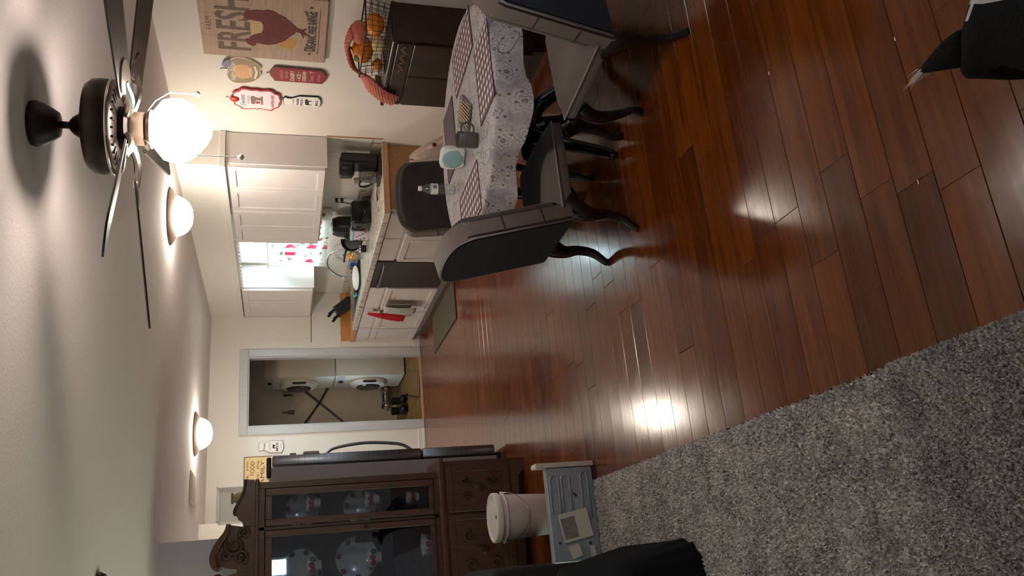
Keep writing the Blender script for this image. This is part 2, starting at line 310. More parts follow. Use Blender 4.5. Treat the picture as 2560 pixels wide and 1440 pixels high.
# ---------------------------------------------------------------- geometry helpers
class B:
    def __init__(s): s.bm = bmesh.new()
    def box(s, x0, x1, y0, y1, z0, z1, bev=0.0, seg=1):
        r = bmesh.ops.create_cube(s.bm, size=1.0)
        for v in r['verts']:
            v.co = Vector(((x0+x1)/2+v.co.x*(x1-x0), (y0+y1)/2+v.co.y*(y1-y0), (z0+z1)/2+v.co.z*(z1-z0)))
        if bev:
            es = list({e for v in r['verts'] for e in v.link_edges})
            bmesh.ops.bevel(s.bm, geom=es, offset=bev, segments=seg, affect='EDGES', profile=.5)
        return s
    def lathe(s, prof, c=(0, 0, 0), n=32, axis='Z', cap=True):
        rings = []
        for r, h in prof:
            ring = []
            for i in range(n):
                a = 2*PI*i/n; x, y = r*math.cos(a), r*math.sin(a)
                p = {'Z': (x, y, h), 'X': (h, x, y), 'Y': (y, h, x)}[axis]
                ring.append(s.bm.verts.new((c[0]+p[0], c[1]+p[1], c[2]+p[2])))
            rings.append(ring)
        for a, b in zip(rings, rings[1:]):
            for i in range(n): s.bm.faces.new((a[i], a[(i+1) % n], b[(i+1) % n], b[i]))
        if cap:
            if prof[0][0] > 1e-5: s.bm.faces.new(rings[0][::-1])
            if prof[-1][0] > 1e-5: s.bm.faces.new(rings[-1])
        return s
    def tube(s, pts, rad, n=10, closed=False, flat=1.0, cap=True):
        pts = [Vector(p) for p in pts]; N = len(pts)
        if not hasattr(rad, '__len__'): rad = [rad]*N
        rings = []; ref = None
        for i, p in enumerate(pts):
            t = (pts[(i+1) % N]-pts[i-1]) if closed else (pts[min(i+1, N-1)]-pts[max(i-1, 0)])
            t.normalize()
            if ref is None:
                ref = Vector((0, 0, 1)) if abs(t.z) < .9 else Vector((1, 0, 0))
            u = (ref-t*ref.dot(t)).normalized(); v = t.cross(u); ref = u
            rings.append([s.bm.verts.new(p+rad[i]*(math.cos(2*PI*k/n)*u*flat+math.sin(2*PI*k/n)*v)) for k in range(n)])
        for i in range(N if closed else N-1):
            a, b = rings[i], rings[(i+1) % N]
            for k in range(n): s.bm.faces.new((a[k], a[(k+1) % n], b[(k+1) % n], b[k]))
        if not closed and cap: s.bm.faces.new(rings[0][::-1]); s.bm.faces.new(rings[-1])
        return s
    def prism(s, outline, fn, d0, d1):
        """outline of (a, b) pairs, fn(a, b, d) -> world point; solid between depths d0 and d1"""
        lo = [s.bm.verts.new(fn(a, b, d0)) for a, b in outline]; hi = [s.bm.verts.new(fn(a, b, d1)) for a, b in outline]
        n = len(outline); s.bm.faces.new(lo[::-1]); s.bm.faces.new(hi)
        for i in range(n): s.bm.faces.new((lo[i], lo[(i+1) % n], hi[(i+1) % n], hi[i]))
        return s
    def grid(s, nu, nv, fn, closed_u=False):
        g = [[s.bm.verts.new(fn(i/(nu-(0 if closed_u else 1)), j/(nv-1))) for j in range(nv)] for i in range(nu)]
        for i in range(nu if closed_u else nu-1):
            for j in range(nv-1):
                a, b = g[i], g[(i+1) % nu]; s.bm.faces.new((a[j], b[j], b[j+1], a[j+1]))
        return s
    def sphere(s, c, r, sc=(1, 1, 1), u=16, v=10):
        q = bmesh.ops.create_uvsphere(s.bm, u_segments=u, v_segments=v, radius=r)
        for x in q['verts']: x.co = Vector((c[0]+x.co.x*sc[0], c[1]+x.co.y*sc[1], c[2]+x.co.z*sc[2]))
        return s
    def xf(s, mtx):
        bmesh.ops.transform(s.bm, matrix=mtx, verts=s.bm.verts); return s
    def build(s, name, m, parent=None, smooth=False, local=False, thick=0.0):
        if thick:
            bmesh.ops.recalc_face_normals(s.bm, faces=s.bm.faces); bmesh.ops.solidify(s.bm, geom=s.bm.faces[:], thickness=thick)
        bmesh.ops.recalc_face_normals(s.bm, faces=s.bm.faces)
        me = bpy.data.meshes.new(name)
        if parent is not None and not local:
            wl = Vector((0, 0, 0)); p = parent
            while p is not None: wl += p.location; p = p.parent
            bmesh.ops.translate(s.bm, vec=-wl, verts=s.bm.verts)
        s.bm.to_mesh(me); s.bm.free()
        if smooth is True: me.polygons.foreach_set('use_smooth', [True]*len(me.polygons))
        o = bpy.data.objects.new(name, me); C.objects.link(o)
        me.materials.append(M(m) if isinstance(m, str) else m)
        if smooth == 'auto':
            me.polygons.foreach_set('use_smooth', [True]*len(me.polygons))
            md = o.modifiers.new('edges', 'EDGE_SPLIT'); md.split_angle = math.radians(38)
        if parent is not None: o.parent = parent
        return o
def tag(o, label, cat, group=None, kind=None):
    if label: o['label'] = label
    if cat: o['category'] = cat
    if group: o['group'] = group
    if kind: o['kind'] = kind
    return o
def thing(name, label, cat, loc=(0, 0, 0), rotz=0.0, group=None):
    o = bpy.data.objects.new(name, None); C.objects.link(o); o.location = loc; o.rotation_euler = (0, 0, rotz); o.empty_display_size = .1
    return tag(o, label, cat, group)
def struct(o, label, cat): return tag(o, label, cat, kind='structure')
def copy_tree(o, parent=None):
    c = o.copy(); C.objects.link(c); c.parent = parent
    for ch in list(o.children): copy_tree(ch, c)
    return c
XW, YF, ZC = 3.52, 9.695, 2.45
def RW(a, b, d): return (XW-d, -a, b)          # on the right-hand wall, reading direction towards the camera
def FW(a, b, d): return (a, YF-d, b)           # on the far wall
def smooth_closed(pts, k=3):
    out = []; n = len(pts)
    for i in range(n):
        p0, p1, p2, p3 = (Vector(pts[(i+j-1) % n]) for j in range(4))
        for q in range(k):
            t = q/k
            out.append(tuple(.5*((2*p1)+(-p0+p2)*t+(2*p0-5*p1+4*p2-p3)*t*t+(-p0+3*p1-3*p2+p3)*t**3)))
    return out
def smooth_open(pts, k=6):
    out = []; n = len(pts); P = [Vector(p) for p in pts]
    for i in range(n-1):
        p0, p1, p2, p3 = P[max(i-1, 0)], P[i], P[i+1], P[min(i+2, n-1)]
        for q in range(k):
            t = q/k
            out.append(.5*((2*p1)+(-p0+p2)*t+(2*p0-5*p1+4*p2-p3)*t*t+(-p0+3*p1-3*p2+p3)*t**3))
    out.append(P[-1]); return out
def lerp_list(vals, n):
    out = []
    for i in range(n):
        t = i/(n-1)*(len(vals)-1); k = min(int(t), len(vals)-2); out.append(vals[k]+(vals[k+1]-vals[k])*(t-k))
    return out
def inset(pts, f, c=None):
    if c is None:
        xs = [p[0] for p in pts]; ys = [p[1] for p in pts]; c = ((min(xs)+max(xs))/2, (min(ys)+max(ys))/2)
    return [(c[0]+(p[0]-c[0])*f[0], c[1]+(p[1]-c[1])*f[1]) for p in pts]
def lettering(body, a0, a1, b0, b1, fn, d, m, parent, bold=0.0, arch=0.0, shear=0.0, name='lettering'):
    """words fitted into the rectangle a0..a1, b0..b1 of a surface"""
    cu_ = bpy.data.curves.new('t', 'FONT'); cu_.body = body; cu_.size = 1; cu_.offset = bold; cu_.resolution_u = 3; cu_.shear = shear; cu_.align_x = 'LEFT'
    o = bpy.data.objects.new('t', cu_); C.objects.link(o); bpy.context.view_layer.update()
    me = bpy.data.meshes.new_from_object(o.evaluated_get(bpy.context.evaluated_depsgraph_get()))
    bpy.data.objects.remove(o); bpy.data.curves.remove(cu_)
    xs = [v.co.x for v in me.vertices]; ys = [v.co.y for v in me.vertices]
    x0, x1, y0, y1 = min(xs), max(xs), min(ys), max(ys)
    wl = Vector((0, 0, 0)); p = parent
    while p is not None: wl += p.location; p = p.parent
    for v in me.vertices:
        s_, t_ = (v.co.x-x0)/(x1-x0), (v.co.y-y0)/(y1-y0)
        if arch: t_ = t_*(1+arch*(4*(s_-.5)**2))
        v.co = Vector(fn(a0+s_*(a1-a0), b0+t_*(b1-b0), d))-wl
    me.materials.clear(); me.materials.append(M(m)); me.name = name
    ob = bpy.data.objects.new(name, me); C.objects.link(ob); ob.parent = parent
    return ob

# ================================================================ the room
# hardwood: every board is its own piece, running left to right, 14 cm wide
fl = B().box(-.4, XW+.1, .4, YF+.1, -.06, -.012).build('floor', 'grout'); struct(fl, 'dark red glossy hardwood floor of long boards running across the room', 'floor')
PW = .1415; y = 1.423-6*PW; row = 0
def plank(x0, x1, y0, y1):
    g = .0006; b = B().box(-(x1-x0)/2+g, (x1-x0)/2-g, -(y1-y0)/2+g, (y1-y0)/2-g, -.012, 0)
    top = [e for e in b.bm.edges if all(abs(v.co.z) < 1e-6 for v in e.verts)]
    bmesh.ops.bevel(b.bm, geom=top, offset=.0013, segments=1, affect='EDGES')
    o = b.build('plank', 'red_hardwood', fl, local=True); o.location = ((x0+x1)/2, (y0+y1)/2, 0); return o
joints = {}
while y < YF:
    y1 = min(y+PW, YF); xl = .466 if y1 < 4.36 else -.38; xr = XW
    x = xl; cuts = [xl]; x += random.uniform(.35, 1.2)
    while x < xr-.3:
        cuts.append(x); x += random.uniform(.95, 1.35)
    cuts.append(xr)
    for a, b_ in zip(cuts, cuts[1:]): plank(a, b_, y, y1)
    y = y1; row += 1
# carpet
base = B().box(-3.4, .462, -1.6, 4.36, -.06, .004).build('floor', 'carpet_pile'); struct(base, 'grey flecked carpet laid beside the hardwood', 'carpet')
vs, fs = [], []; rr = random.Random(3)
for k in range(250000):
    if k % 2: X, Y = rr.uniform(-1.5, .464), rr.uniform(.3, 4.34)
    elif k % 4: X, Y = rr.uniform(-.5, .464), rr.uniform(.85, 4.34)
    else: X, Y = rr.uniform(-.15, .464), rr.uniform(.75, 1.9)
    if k % 40 == 0: X = .455+rr.random()*.014
    a = rr.uniform(0, 2*PI); wd = rr.uniform(.0025, .0055); h = rr.uniform(.009, .017); lx, ly = rr.uniform(-.008, .008), rr.uniform(-.008, .008)
    i = len(vs); dx, dy = wd*math.cos(a), wd*math.sin(a)
    vs += [(X-dx, Y-dy, .003), (X+dx, Y+dy, .003), (X+lx+dx*.6, Y+ly+dy*.6, h), (X+lx-dx*.6, Y+ly-dy*.6, h)]; fs.append((i, i+1, i+2, i+3))
me = bpy.data.meshes.new('carpet_tufts'); me.from_pydata(vs, [], fs); me.materials.append(M('carpet_pile')); tufts = bpy.data.objects.new('carpet_tufts', me); C.objects.link(tufts); tufts.parent = base; tufts['kind'] = 'stuff'

cl = B().box(-3.5, XW+.1, -1.7, YF+.1, ZC, ZC+.1).build('ceiling', 'ceiling_paint'); struct(cl, 'flat off-white textured ceiling', 'ceiling')
# right wall with the kitchen window (and an unseen window added for cool light)
WY0, WY1, WZ0, WZ1 = 7.50, 8.74, 1.24, 2.125
b = B()
b.box(XW, XW+.12, 2.35, WY0, 0, ZC).box(XW, XW+.12, WY1, YF+.1, 0, ZC).box(XW, XW+.12, WY0, WY1, 0, WZ0).box(XW, XW+.12, WY0, WY1, WZ1, ZC)
b.box(XW, XW+.12, -1.7, .75, 0, ZC).box(XW, XW+.12, .75, 2.35, 0, 1.25).box(XW, XW+.12, .75, 2.35, 1.65, ZC).box(XW, XW+.12, .75, 1.1, 1.25, 1.65).box(XW, XW+.12, 1.75, 2.35, 1.25, 1.65)
o = b.build('wall_right', 'wall_paint'); struct(o, 'long cream wall on the right, hung with farm signs', 'wall')
b = B()
b.box(-3.5, 1.886, YF, YF+.1, 0, ZC).box(2.71, XW, YF, YF+.1, 0, ZC).box(1.886, 2.71, YF, YF+.1, 2.03, ZC)
o = b.build('wall_far', 'kitchen_wall_paint'); struct(o, 'pale far wall with the laundry doorway', 'wall')
o = B().box(-3.4, .436, 6.13, 6.23, 0, ZC).build('wall_partition', 'blue_grey_paint'); struct(o, 'blue-grey partition wall behind the china cabinet', 'wall')
o = B().box(.05, .79, 9.0, YF, 0, ZC).build('wall_closet', 'kitchen_wall_paint'); struct(o, 'cream wall corner left of the far wall, above the clear bin', 'wall')
o = B().box(.05, .15, 6.23, 9.0, 0, ZC).build('wall_kitchen_left', 'kitchen_wall_paint'); struct(o, 'kitchen wall behind the refrigerator', 'wall')
o = B().box(-3.5, -3.4, -1.7, YF, 0, ZC).build('wall_left', 'blue_grey_paint'); struct(o, 'living room wall on the left', 'wall')
b = B(); b.box(-3.5, .34, -1.8, -1.7, 0, ZC).box(.59, XW+.1, -1.8, -1.7, 0, ZC).box(.34, .59, -1.8, -1.7, 0, 1.56).box(.34, .59, -1.8, -1.7, 1.82, ZC)
o = b.build('wall_back', 'blue_grey_paint'); struct(o, 'living room wall behind the camera', 'wall')
o = B().box(-.4, XW, -1.7, .58, -.06, 0).build('floor', 'red_hardwood'); struct(o, 'hardwood floor under the camera', 'floor')
# bulkhead over the wall cabinets
o = B().box(3.215, XW, 5.97, YF, 2.135, ZC).build('wall_bulkhead', 'kitchen_wall_paint'); struct(o, 'cream bulkhead above the kitchen wall cabinets', 'bulkhead')
# windows
def window(name, y0, y1, z0, z1, label):
    t = thing(name, label, 'window', (XW+.06, (y0+y1)/2, z0)); t['kind'] = 'structure'
    f = .045; b = B(); b.box(XW-.01, XW+.1, y0, y0+f, z0, z1).box(XW-.01, XW+.1, y1-f, y1, z0, z1).box(XW-.01, XW+.1, y0+f, y1-f, z0, z0+f).box(XW-.01, XW+.1, y0+f, y1-f, z1-f, z1).box(XW+.03, XW+.09, y0+f, y1-f, (z0+z1)/2-.02, (z0+z1)/2+.02)
    b.build('window_frame', 'window_frame', t)
    for za, zb in ((z0+f, (z0+z1)/2-.02), ((z0+z1)/2+.02, z1-f)): B().box(XW+.058, XW+.062, y0+f, y1-f, za, zb).build('pane', 'pane_glass', t)
window('window_1', WY0, WY1, WZ0, WZ1, 'bright kitchen window behind the rose curtain')
window('window_added_right', 1.10, 1.75, 1.25, 1.65, 'unseen window added in the right wall for cool light')  # out of view, added to let cool daylight onto the table side
t = thing('window_added_back', 'small unseen window added behind the camera for cool light', 'window', (.465, -1.75, 1.56)); t['kind'] = 'structure'  # added out of view for cool light and a glint in the china glass
B().box(.34, .59, -1.8, -1.7, 1.56, 1.58).box(.34, .59, -1.8, -1.7, 1.80, 1.82).box(.34, .36, -1.8, -1.7, 1.58, 1.80).box(.57, .59, -1.8, -1.7, 1.58, 1.80).build('window_frame', 'window_frame', t)
B().box(.36, .57, -1.752, -1.748, 1.58, 1.80).build('pane', 'pane_glass', t)
# doorway casing, baseboards, backsplashes
t = thing('door_1', 'grey casing around the open laundry doorway', 'door frame', (2.3, YF, 0)); t['kind'] = 'structure'
for nm, bb in (('side_casing', (1.787, 1.886, 0, 2.03)), ('side_casing', (2.71, 2.80, 0, 2.03)), ('head_casing', (1.787, 2.80, 2.03, 2.125))):
    B().box(bb[0], bb[1], YF-.022, YF, bb[2], bb[3], .006).build(nm, 'trim_grey', t)
for bb in ((1.886, 1.90, 0, 2.03), (2.696, 2.71, 0, 2.03), (1.90, 2.696, 2.016, 2.03)):
    B().box(bb[0], bb[1], YF, YF+.1, bb[2], bb[3]).build('jamb', 'trim_grey', t)
B().box(1.886, 2.71, YF-.01, YF+.11, -.004, .008).build('threshold', 'oak_edge', t)
b = B().box(1.0, 1.787, YF-.014, YF, 0, .085, .003).box(1.0, 1.787, YF-.02, YF, 0, .03, .003)
struct(b.build('baseboard_far', 'white_trim'), 'white baseboard between doorway and refrigerator', 'baseboard')
struct(B().box(2.80, 2.90, YF-.014, YF, 0, .085, .003).build('baseboard_kitchen', 'white_trim'), 'short white baseboard right of the laundry doorway', 'baseboard')
bs = thing('trim_1', 'beadboard backsplash panel along the kitchen wall', 'backsplash', (XW, 7.8, .94)); bs['kind'] = 'structure'
for k in range(46):
    ya = 5.97+k*.081; yb = min(ya+.0795, YF-.01)
    if yb <= ya: break
    top = 1.31 if not (WY0-.05 < (ya+yb)/2 < WY1+.05) else WZ0-.005
    B().box(XW-.006, XW, ya, yb, .94, top).build('board', 'white_trim', bs)
struct(B().box(2.80, XW-.007, YF-.008, YF, .965, 1.31).build('trim_2', 'white_trim'), 'smooth white backsplash panel beside the knife block', 'backsplash')
struct(B().box(2.80, XW, YF-.012, YF, 1.31, 1.316).build('trim_3', 'cabinet_gap'), 'dark seam line above the far backsplash panel', 'trim')
struct(B().box(XW-.006, XW, 5.955, 5.97, .86, 1.31).build('trim_4', 'particle_board'), 'thin brown edge strip of the beadboard by the coffee maker', 'trim')

# laundry room beyond the doorway
lw = B(); lw.box(1.5, 1.6, YF+.1, 10.75, 0, 2.35).box(1.5, 1.6, 11.0, 12.05, 0, 2.35).box(1.5, 1.6, 10.75, 11.0, 0, .85).box(1.5, 1.6, 10.75, 11.0, 1.3, 2.35).box(3.5, 3.6, YF+.1, 12.05, 0, 2.35).box(1.5, 3.6, 12.05, 12.15, 0, 2.35)
struct(lw.build('wall_laundry', 'laundry_wall'), 'beige laundry room walls beyond the doorway', 'wall')
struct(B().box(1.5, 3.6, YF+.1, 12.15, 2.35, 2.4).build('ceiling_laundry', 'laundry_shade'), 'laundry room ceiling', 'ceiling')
t = thing('window_added_laundry', 'unseen laundry window added to brighten the room', 'window', (1.55, 10.9, .85)); t['kind'] = 'structure'  # not seen from the camera, added so daylight lifts the laundry room
B().box(1.5, 1.6, 10.75, 10.77, .85, 1.3).box(1.5, 1.6, 10.98, 11.0, .85, 1.3).box(1.5, 1.6, 10.77, 10.98, .85, .87).box(1.5, 1.6, 10.77, 10.98, 1.28, 1.3).build('window_frame', 'window_frame', t); B().box(1.548, 1.552, 10.77, 10.98, .87, 1.28).build('pane', 'pane_glass', t)
lf = B().box(1.5, 3.6, YF+.1, 12.15, -.06, -.012).build('floor_laundry', 'grout'); struct(lf, 'tan wood-look floor of the laundry room', 'floor')
for i in range(3):
    for j in range(5): B().box(1.6+i*.64+.004, 1.6+(i+1)*.64-.004, YF+.1+j*.46+.004, YF+.1+(j+1)*.46-.004, -.012, -.002, .002).build('tile', 'tile_wood', lf)

# ================================================================ ceiling fan
FX, FY = 1.53, 2.61
fan = thing('ceiling_fan', 'five-blade dark bronze ceiling fan with a glowing white globe', 'ceiling fan', (FX, FY, ZC))
c = (FX, FY, 0)
B().lathe([(.03, 2.452), (.072, 2.45), (.076, 2.435), (.07, 2.415), (.052, 2.385), (.04, 2.368), (.02, 2.364), (.0, 2.363)], c).build('canopy', 'dark_bronze', fan, 'auto')
B().lathe([(.012, 2.37), (.012, 2.32)], c, 16).build('downrod', 'dark_bronze', fan, True)
mh = B().lathe([(0.0, 2.338), (.018, 2.336), (.03, 2.325), (.048, 2.297), (.11, 2.288), (.142, 2.28), (.156, 2.262), (.158, 2.235), (.157, 2.205), (.15, 2.196), (.135, 2.19), (.10, 2.186), (.06, 2.184), (0, 2.184)], c, 48).build('motor_housing', 'bronze', fan, 'auto')
B().lathe([(.1585, 2.208), (.161, 2.204), (.1585, 2.200)], c, 48, cap=False).build('trim_ring', 'bright_metal', mh, True)
for k in range(30):
    a = 2*PI*k/30; q = B().box(.105, .138, -.0035, .0035, 2.1845, 2.192); q.xf(Matrix.Translation((FX, FY, 0)) @ Matrix.Rotation(a, 4, 'Z')); q.build('vent_slot', 'black_plastic', mh)
B().lathe([(.07, 2.186), (.072, 2.165), (.06, 2.155), (0, 2.154)], c, 32).build('flywheel', 'dark_bronze', fan, 'auto')
B().lathe([(.052, 2.158), (.056, 2.15), (.056, 2.112), (.05, 2.104), (.06, 2.10), (.066, 2.09), (.062, 2.082), (0, 2.08)], c, 32).build('switch_housing', 'light_bronze', fan, 'auto')
B().lathe([(.056, 2.086), (.07, 2.076), (.100, 2.052), (.109, 2.022), (.108, 1.994), (.097, 1.966), (.074, 1.939), (.044, 1.914), (.016, 1.899), (0, 1.896)], c, 40).build('globe', 'lampshade_glow', fan, True)
for k in range(5):
    a = math.radians(70+72*k); rot = Matrix.Translation((FX, FY, 2.158)) @ Matrix.Rotation(a, 4, 'Z')
    pit = Matrix.Rotation(math.radians(-11), 4, 'X'); dr = Matrix.Rotation(math.radians(2.6), 4, 'Y')
    out = [(.17, -.045), (.20, -.052), (.45, -.062), (.66, -.066), (.695, -.055), (.705, -.03), (.708, 0), (.705, .03), (.695, .055), (.66, .066), (.45, .062), (.20, .052), (.17, .045)]
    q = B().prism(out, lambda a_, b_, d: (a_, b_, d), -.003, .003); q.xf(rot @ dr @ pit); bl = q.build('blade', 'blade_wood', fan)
    q = B(); path = smooth_open([(.06, 0, 0), (.10, 0, -.012), (.14, 0, -.014), (.18, 0, -.006), (.20, 0, -.004)], 4)
    q.tube(path, lerp_list([.016, .012, .013, .012, .01], len(path)), 8)
    plate = [(.165, -.012), (.18, -.036), (.22, -.04), (.27, -.022), (.285, 0), (.27, .022), (.22, .04), (.18, .036), (.165, .012)]
    q.prism(smooth_closed(plate, 3), lambda a_, b_, d: (a_, b_, d), -.0085, -.0035)
    q.xf(rot @ dr @ pit); q.build('blade_bracket', 'bright_metal', bl, 'auto')
for (dx, dy, zb, rad) in ((-.088, -.036, 1.80, .010), (.082, -.048, 1.945, .010)):
    q = B().tube([(FX+dx*.6, FY+dy*.55, 2.105), (FX+dx*1.02, FY+dy*.98, 2.075), (FX+dx*1.32, FY+dy*1.32, 2.03), (FX+dx*1.32, FY+dy*1.32, zb)], .0016, 6)
    ch = q.build('pull_chain', 'white_trim', fan)
    B().lathe([(0, zb+.012), (.004, zb+.01), (.010, zb), (.009, zb-.007), (0, zb-.012)], (FX+dx*1.32, FY+dy*1.32, 0), 12).build('pull_knob', 'white_trim', ch, True)
# flush ceiling lights
def dish(x, y, label, dz):
    t = thing('ceiling_light', label, 'ceiling light', (x, y, ZC), group='flush ceiling lights over the kitchen')
    B().lathe([(.0, ZC), (.205, ZC), (.21, ZC-.008), (.195, ZC-.02), (.172, ZC-.034), (.155, ZC-.046), (.148, ZC-.04)], (x, y, 0), 40, cap=False).build('trim_ring', 'light_bronze', t, 'auto')
    B().lathe([(.15, ZC-.04), (.148, ZC-.06), (.13, ZC-.10), (.10, ZC-.132), (.06, ZC-.152), (.0, ZC-.16)], (x, y, 0), 36, cap=False).build('glass_bowl', 'bowl_glow', t, True)
dish(2.717, 5.855, 'glowing bowl ceiling light beside the fan blades, in front of the wall cabinets', .0)
dish(1.563, 8.26, 'glowing bowl ceiling light close to the laundry doorway', .0)
vt = thing('ceiling_vent', 'small flat ceiling vent left of the far bowl light', 'vent', (1.03, 8.22, ZC))
B().box(.90, 1.18, 7.95, 8.49, ZC-.012, ZC, .003).build('frame', 'vent_white', vt)
for k in range(9): B().box(.92, 1.16, 7.99+k*.055, 8.02+k*.055, ZC-.018, ZC-.010).build('slat', 'vent_white', vt)
sd = thing('smoke_detector', 'round smoke detector on the ceiling at the left picture edge', 'smoke detector', (.13, 4.2, ZC)); B().lathe([(.065, ZC), (.065, ZC-.02), (.055, ZC-.032), (0, ZC-.034)], (.13, 4.2, 0), 28).build('body', 'bronze', sd, 'auto')
B().lathe([(.02, ZC-.033), (.018, ZC-.037), (0, ZC-.038)], (.13, 4.2, 0), 16).build('button', 'dark_bronze', sd, 'auto')

# ================================================================ kitchen cabinets
def shaker(x, y0, y1, z0, z1, parent, name='door', m='cabinet_white', fr=.055):
    d = B().box(x-.02, x, y0, y1, z0, z1, .003).build(name, m, parent)
    if z1-z0 > .2:
        q = B(); q.box(x-.031, x-.02, y0, y0+fr, z0, z1, .002).box(x-.031, x-.02, y1-fr, y1, z0, z1, .002).box(x-.031, x-.02, y0+fr, y1-fr, z0, z0+fr, .002).box(x-.031, x-.02, y0+fr, y1-fr, z1-fr, z1, .002)
        q.build('raised_frame', m, d)
    return d
def upper(y0, y1, doors, label):
    t = thing('wall_cabinet', label, 'cabinet', (3.37, (y0+y1)/2, 1.31), group='white kitchen wall cabinets')
    B().box(3.24, XW-.006, y0, y1, 1.31, 2.085).build('body', 'cabinet_white', t)
    for a, b_ in doors: shaker(3.24, a, b_, 1.325, 2.07, t)
    return t
upper(5.972, 6.775, ((5.985, 6.378), (6.386, 6.765)), 'white wall cabinet with plain end panel above the coffee maker')
upper(6.785, 7.475, ((6.797, 7.14), (7.148, 7.465)), 'white wall cabinet between the rose curtain and the cabinet over the coffee maker')
upper(8.775, 9.69, ((8.79, 9.21), (9.22, 9.68)), 'white wall cabinet above the knife block, glowing in window light')
t = thing('crown_moulding', 'white crown strip along the top of the wall cabinets', 'moulding', (3.2, 7.8, 2.09)); t['kind'] = 'structure'
B().box(3.195, 3.235, 5.955, YF-.005, 2.088, 2.134, .003).build('front_strip', 'white_trim', t); B().box(3.235, XW-.002, 5.955, 5.97, 2.088, 2.134, .003).build('end_strip', 'white_trim', t)
BX = 2.905
def basecab(y0, y1, doors, drawers, label, end=False):
    t = thing('base_cabinet', label, 'cabinet', (3.2, (y0+y1)/2, 0), group='white kitchen base cabinets')
    (B().box(BX, XW-.003, y0, y1, .085, .815) if not (y0 < 8.2 < y1) else B().box(BX, XW-.003, y0, 8.05, .085, .815).box(BX, XW-.003, 8.80, y1, .085, .815).box(BX, XW-.003, 8.05, 8.80, .085, .69).box(BX, 3.0, 8.05, 8.80, .69, .815).box(3.43, XW-.003, 8.05, 8.80, .69, .815)).build('body', 'cabinet_white', t); B().box(BX+.06, XW-.003, y0, y1, 0.001, .085).build('toe_kick', 'trim_grey', t)
    for a, b_ in doors: shaker(BX, a, b_, .105, .625, t)
    for a, b_ in drawers: shaker(BX, a, b_, .65, .80, t, 'drawer')
    if end: B().box(BX+.02, XW-.004, y0-.008, y0, .0015, .815).build('end_panel', 'particle_board', t)
    return t
basecab(6.058, 7.098, ((6.085, 6.565), (6.585, 7.08)), ((6.085, 6.565), (6.585, 7.08)), 'white base cabinet behind the dining chairs with tan unfinished end panel', True)
basecab(7.80, 9.165, ((7.82, 8.55), (8.57, 9.15)), ((7.82, 8.55), (8.57, 9.15)), 'white sink base cabinet hung with the red towel')
basecab(9.17, 9.688, ((9.19, 9.67),), ((9.19, 9.67),), 'narrow white base cabinet next to the laundry doorway')
dw = thing('dishwasher', 'dark stainless dishwasher between the base cabinets', 'dishwasher', (3.2, 7.45, 0))
B().box(BX+.01, XW-.01, 7.105, 7.793, .1, .812).build('body', 'black_plastic', dw); B().box(BX+.06, XW-.02, 7.105, 7.793, .001, .1).build('toe_kick', 'black_plastic', dw)
d = B().box(BX-.025, BX+.012, 7.108, 7.79, .11, .81, .006).build('door', 'steel_dark', dw)
pts = smooth_open([(BX-.025, 7.16, .735), (BX-.055, 7.19, .735), (BX-.062, 7.45, .735), (BX-.055, 7.71, .735), (BX-.025, 7.74, .735)], 5); B().tube(pts, .011, 10).build('handle', 'steel', d, True)
ct = thing('countertop', 'marbled laminate kitchen counter with rounded front edge and wooden end', 'countertop', (3.2, 7.8, .815))
SX0, SX1, SY0, SY1 = 3.03, 3.40, 8.1, 8.75
q = B(); q.box(2.88, XW-.003, 6.035, SY0, .818, .858).box(2.88, XW-.003, SY1, YF-.012, .818, .858).box(2.88, SX0, SY0, SY1, .818, .858).box(SX1, XW-.003, SY0, SY1, .818, .858)
q.build('top', 'marble_laminate', ct); B().box(2.872, 2.884, 6.035, 9.2, .808, .862, .005, 2).build('front_edge', 'marble_laminate', ct)
B().box(2.872, 2.884, 9.2, YF-.012, .808, .862, .005, 2).build('front_edge', 'butcher_block', ct)
B().box(2.875, XW-.003, 6.012, 6.034, .812, .862, .002).build('end_edge', 'oak_edge', ct)
B().box(XW-.025, XW-.006, 6.035, YF-.03, .858, .945, .003).build('backsplash', 'marble_laminate', ct)
B().box(2.885, XW-.026, YF-.03, YF-.011, .858, .962, .003).build('end_backsplash', 'butcher_block', ct)
B().box(2.90, XW-.03, 9.36, YF-.031, .858, .8605).build('wood_inlay', 'butcher_block', ct)
sk = thing('kitchen_sink', 'steel sink set in the counter under the window', 'sink', (3.2, 8.42, .7))
q = B(); q.box(SX0+.002, SX1-.002, SY0+.002, SY1-.002, .70, .705).box(SX0+.002, SX0+.006, SY0+.002, SY1-.002, .705, .858).box(SX1-.006, SX1-.002, SY0+.002, SY1-.002, .705, .858).box(SX0+.006, SX1-.006, SY0+.002, SY0+.006, .705, .858).box(SX0+.006, SX1-.006, SY1-.006, SY1-.002, .705, .858)
q.build('basin', 'steel', sk)
q = B(); q.box(SX0-.02, SX0+.004, SY0-.02, SY1+.02, .8585, .863, .002).box(SX1-.004, SX1+.02, SY0-.02, SY1+.02, .8585, .863, .002).box(SX0+.004, SX1-.004, SY0-.02, SY0+.004, .8585, .863).box(SX0+.004, SX1-.004, SY1-.004, SY1+.02, .8585, .863); q.build('rim', 'steel', sk)
fc = thing('faucet', 'tall arched chrome kitchen faucet over the sink', 'faucet', (3.44, 8.14, .86))
B().lathe([(.026, .8635), (.026, .875), (.016, .89), (.013, .91)], (3.44, 8.14, 0), 20).build('base', 'chrome', fc, 'auto')
pts = smooth_open([(3.44, 8.14, .89), (3.435, 8.15, 1.05), (3.42, 8.2, 1.15), (3.40, 8.34, 1.185), (3.37, 8.5, 1.165), (3.345, 8.63, 1.08), (3.335, 8.68, 1.005)], 6); B().tube(pts, .0115, 10).build('spout', 'chrome', fc, True)
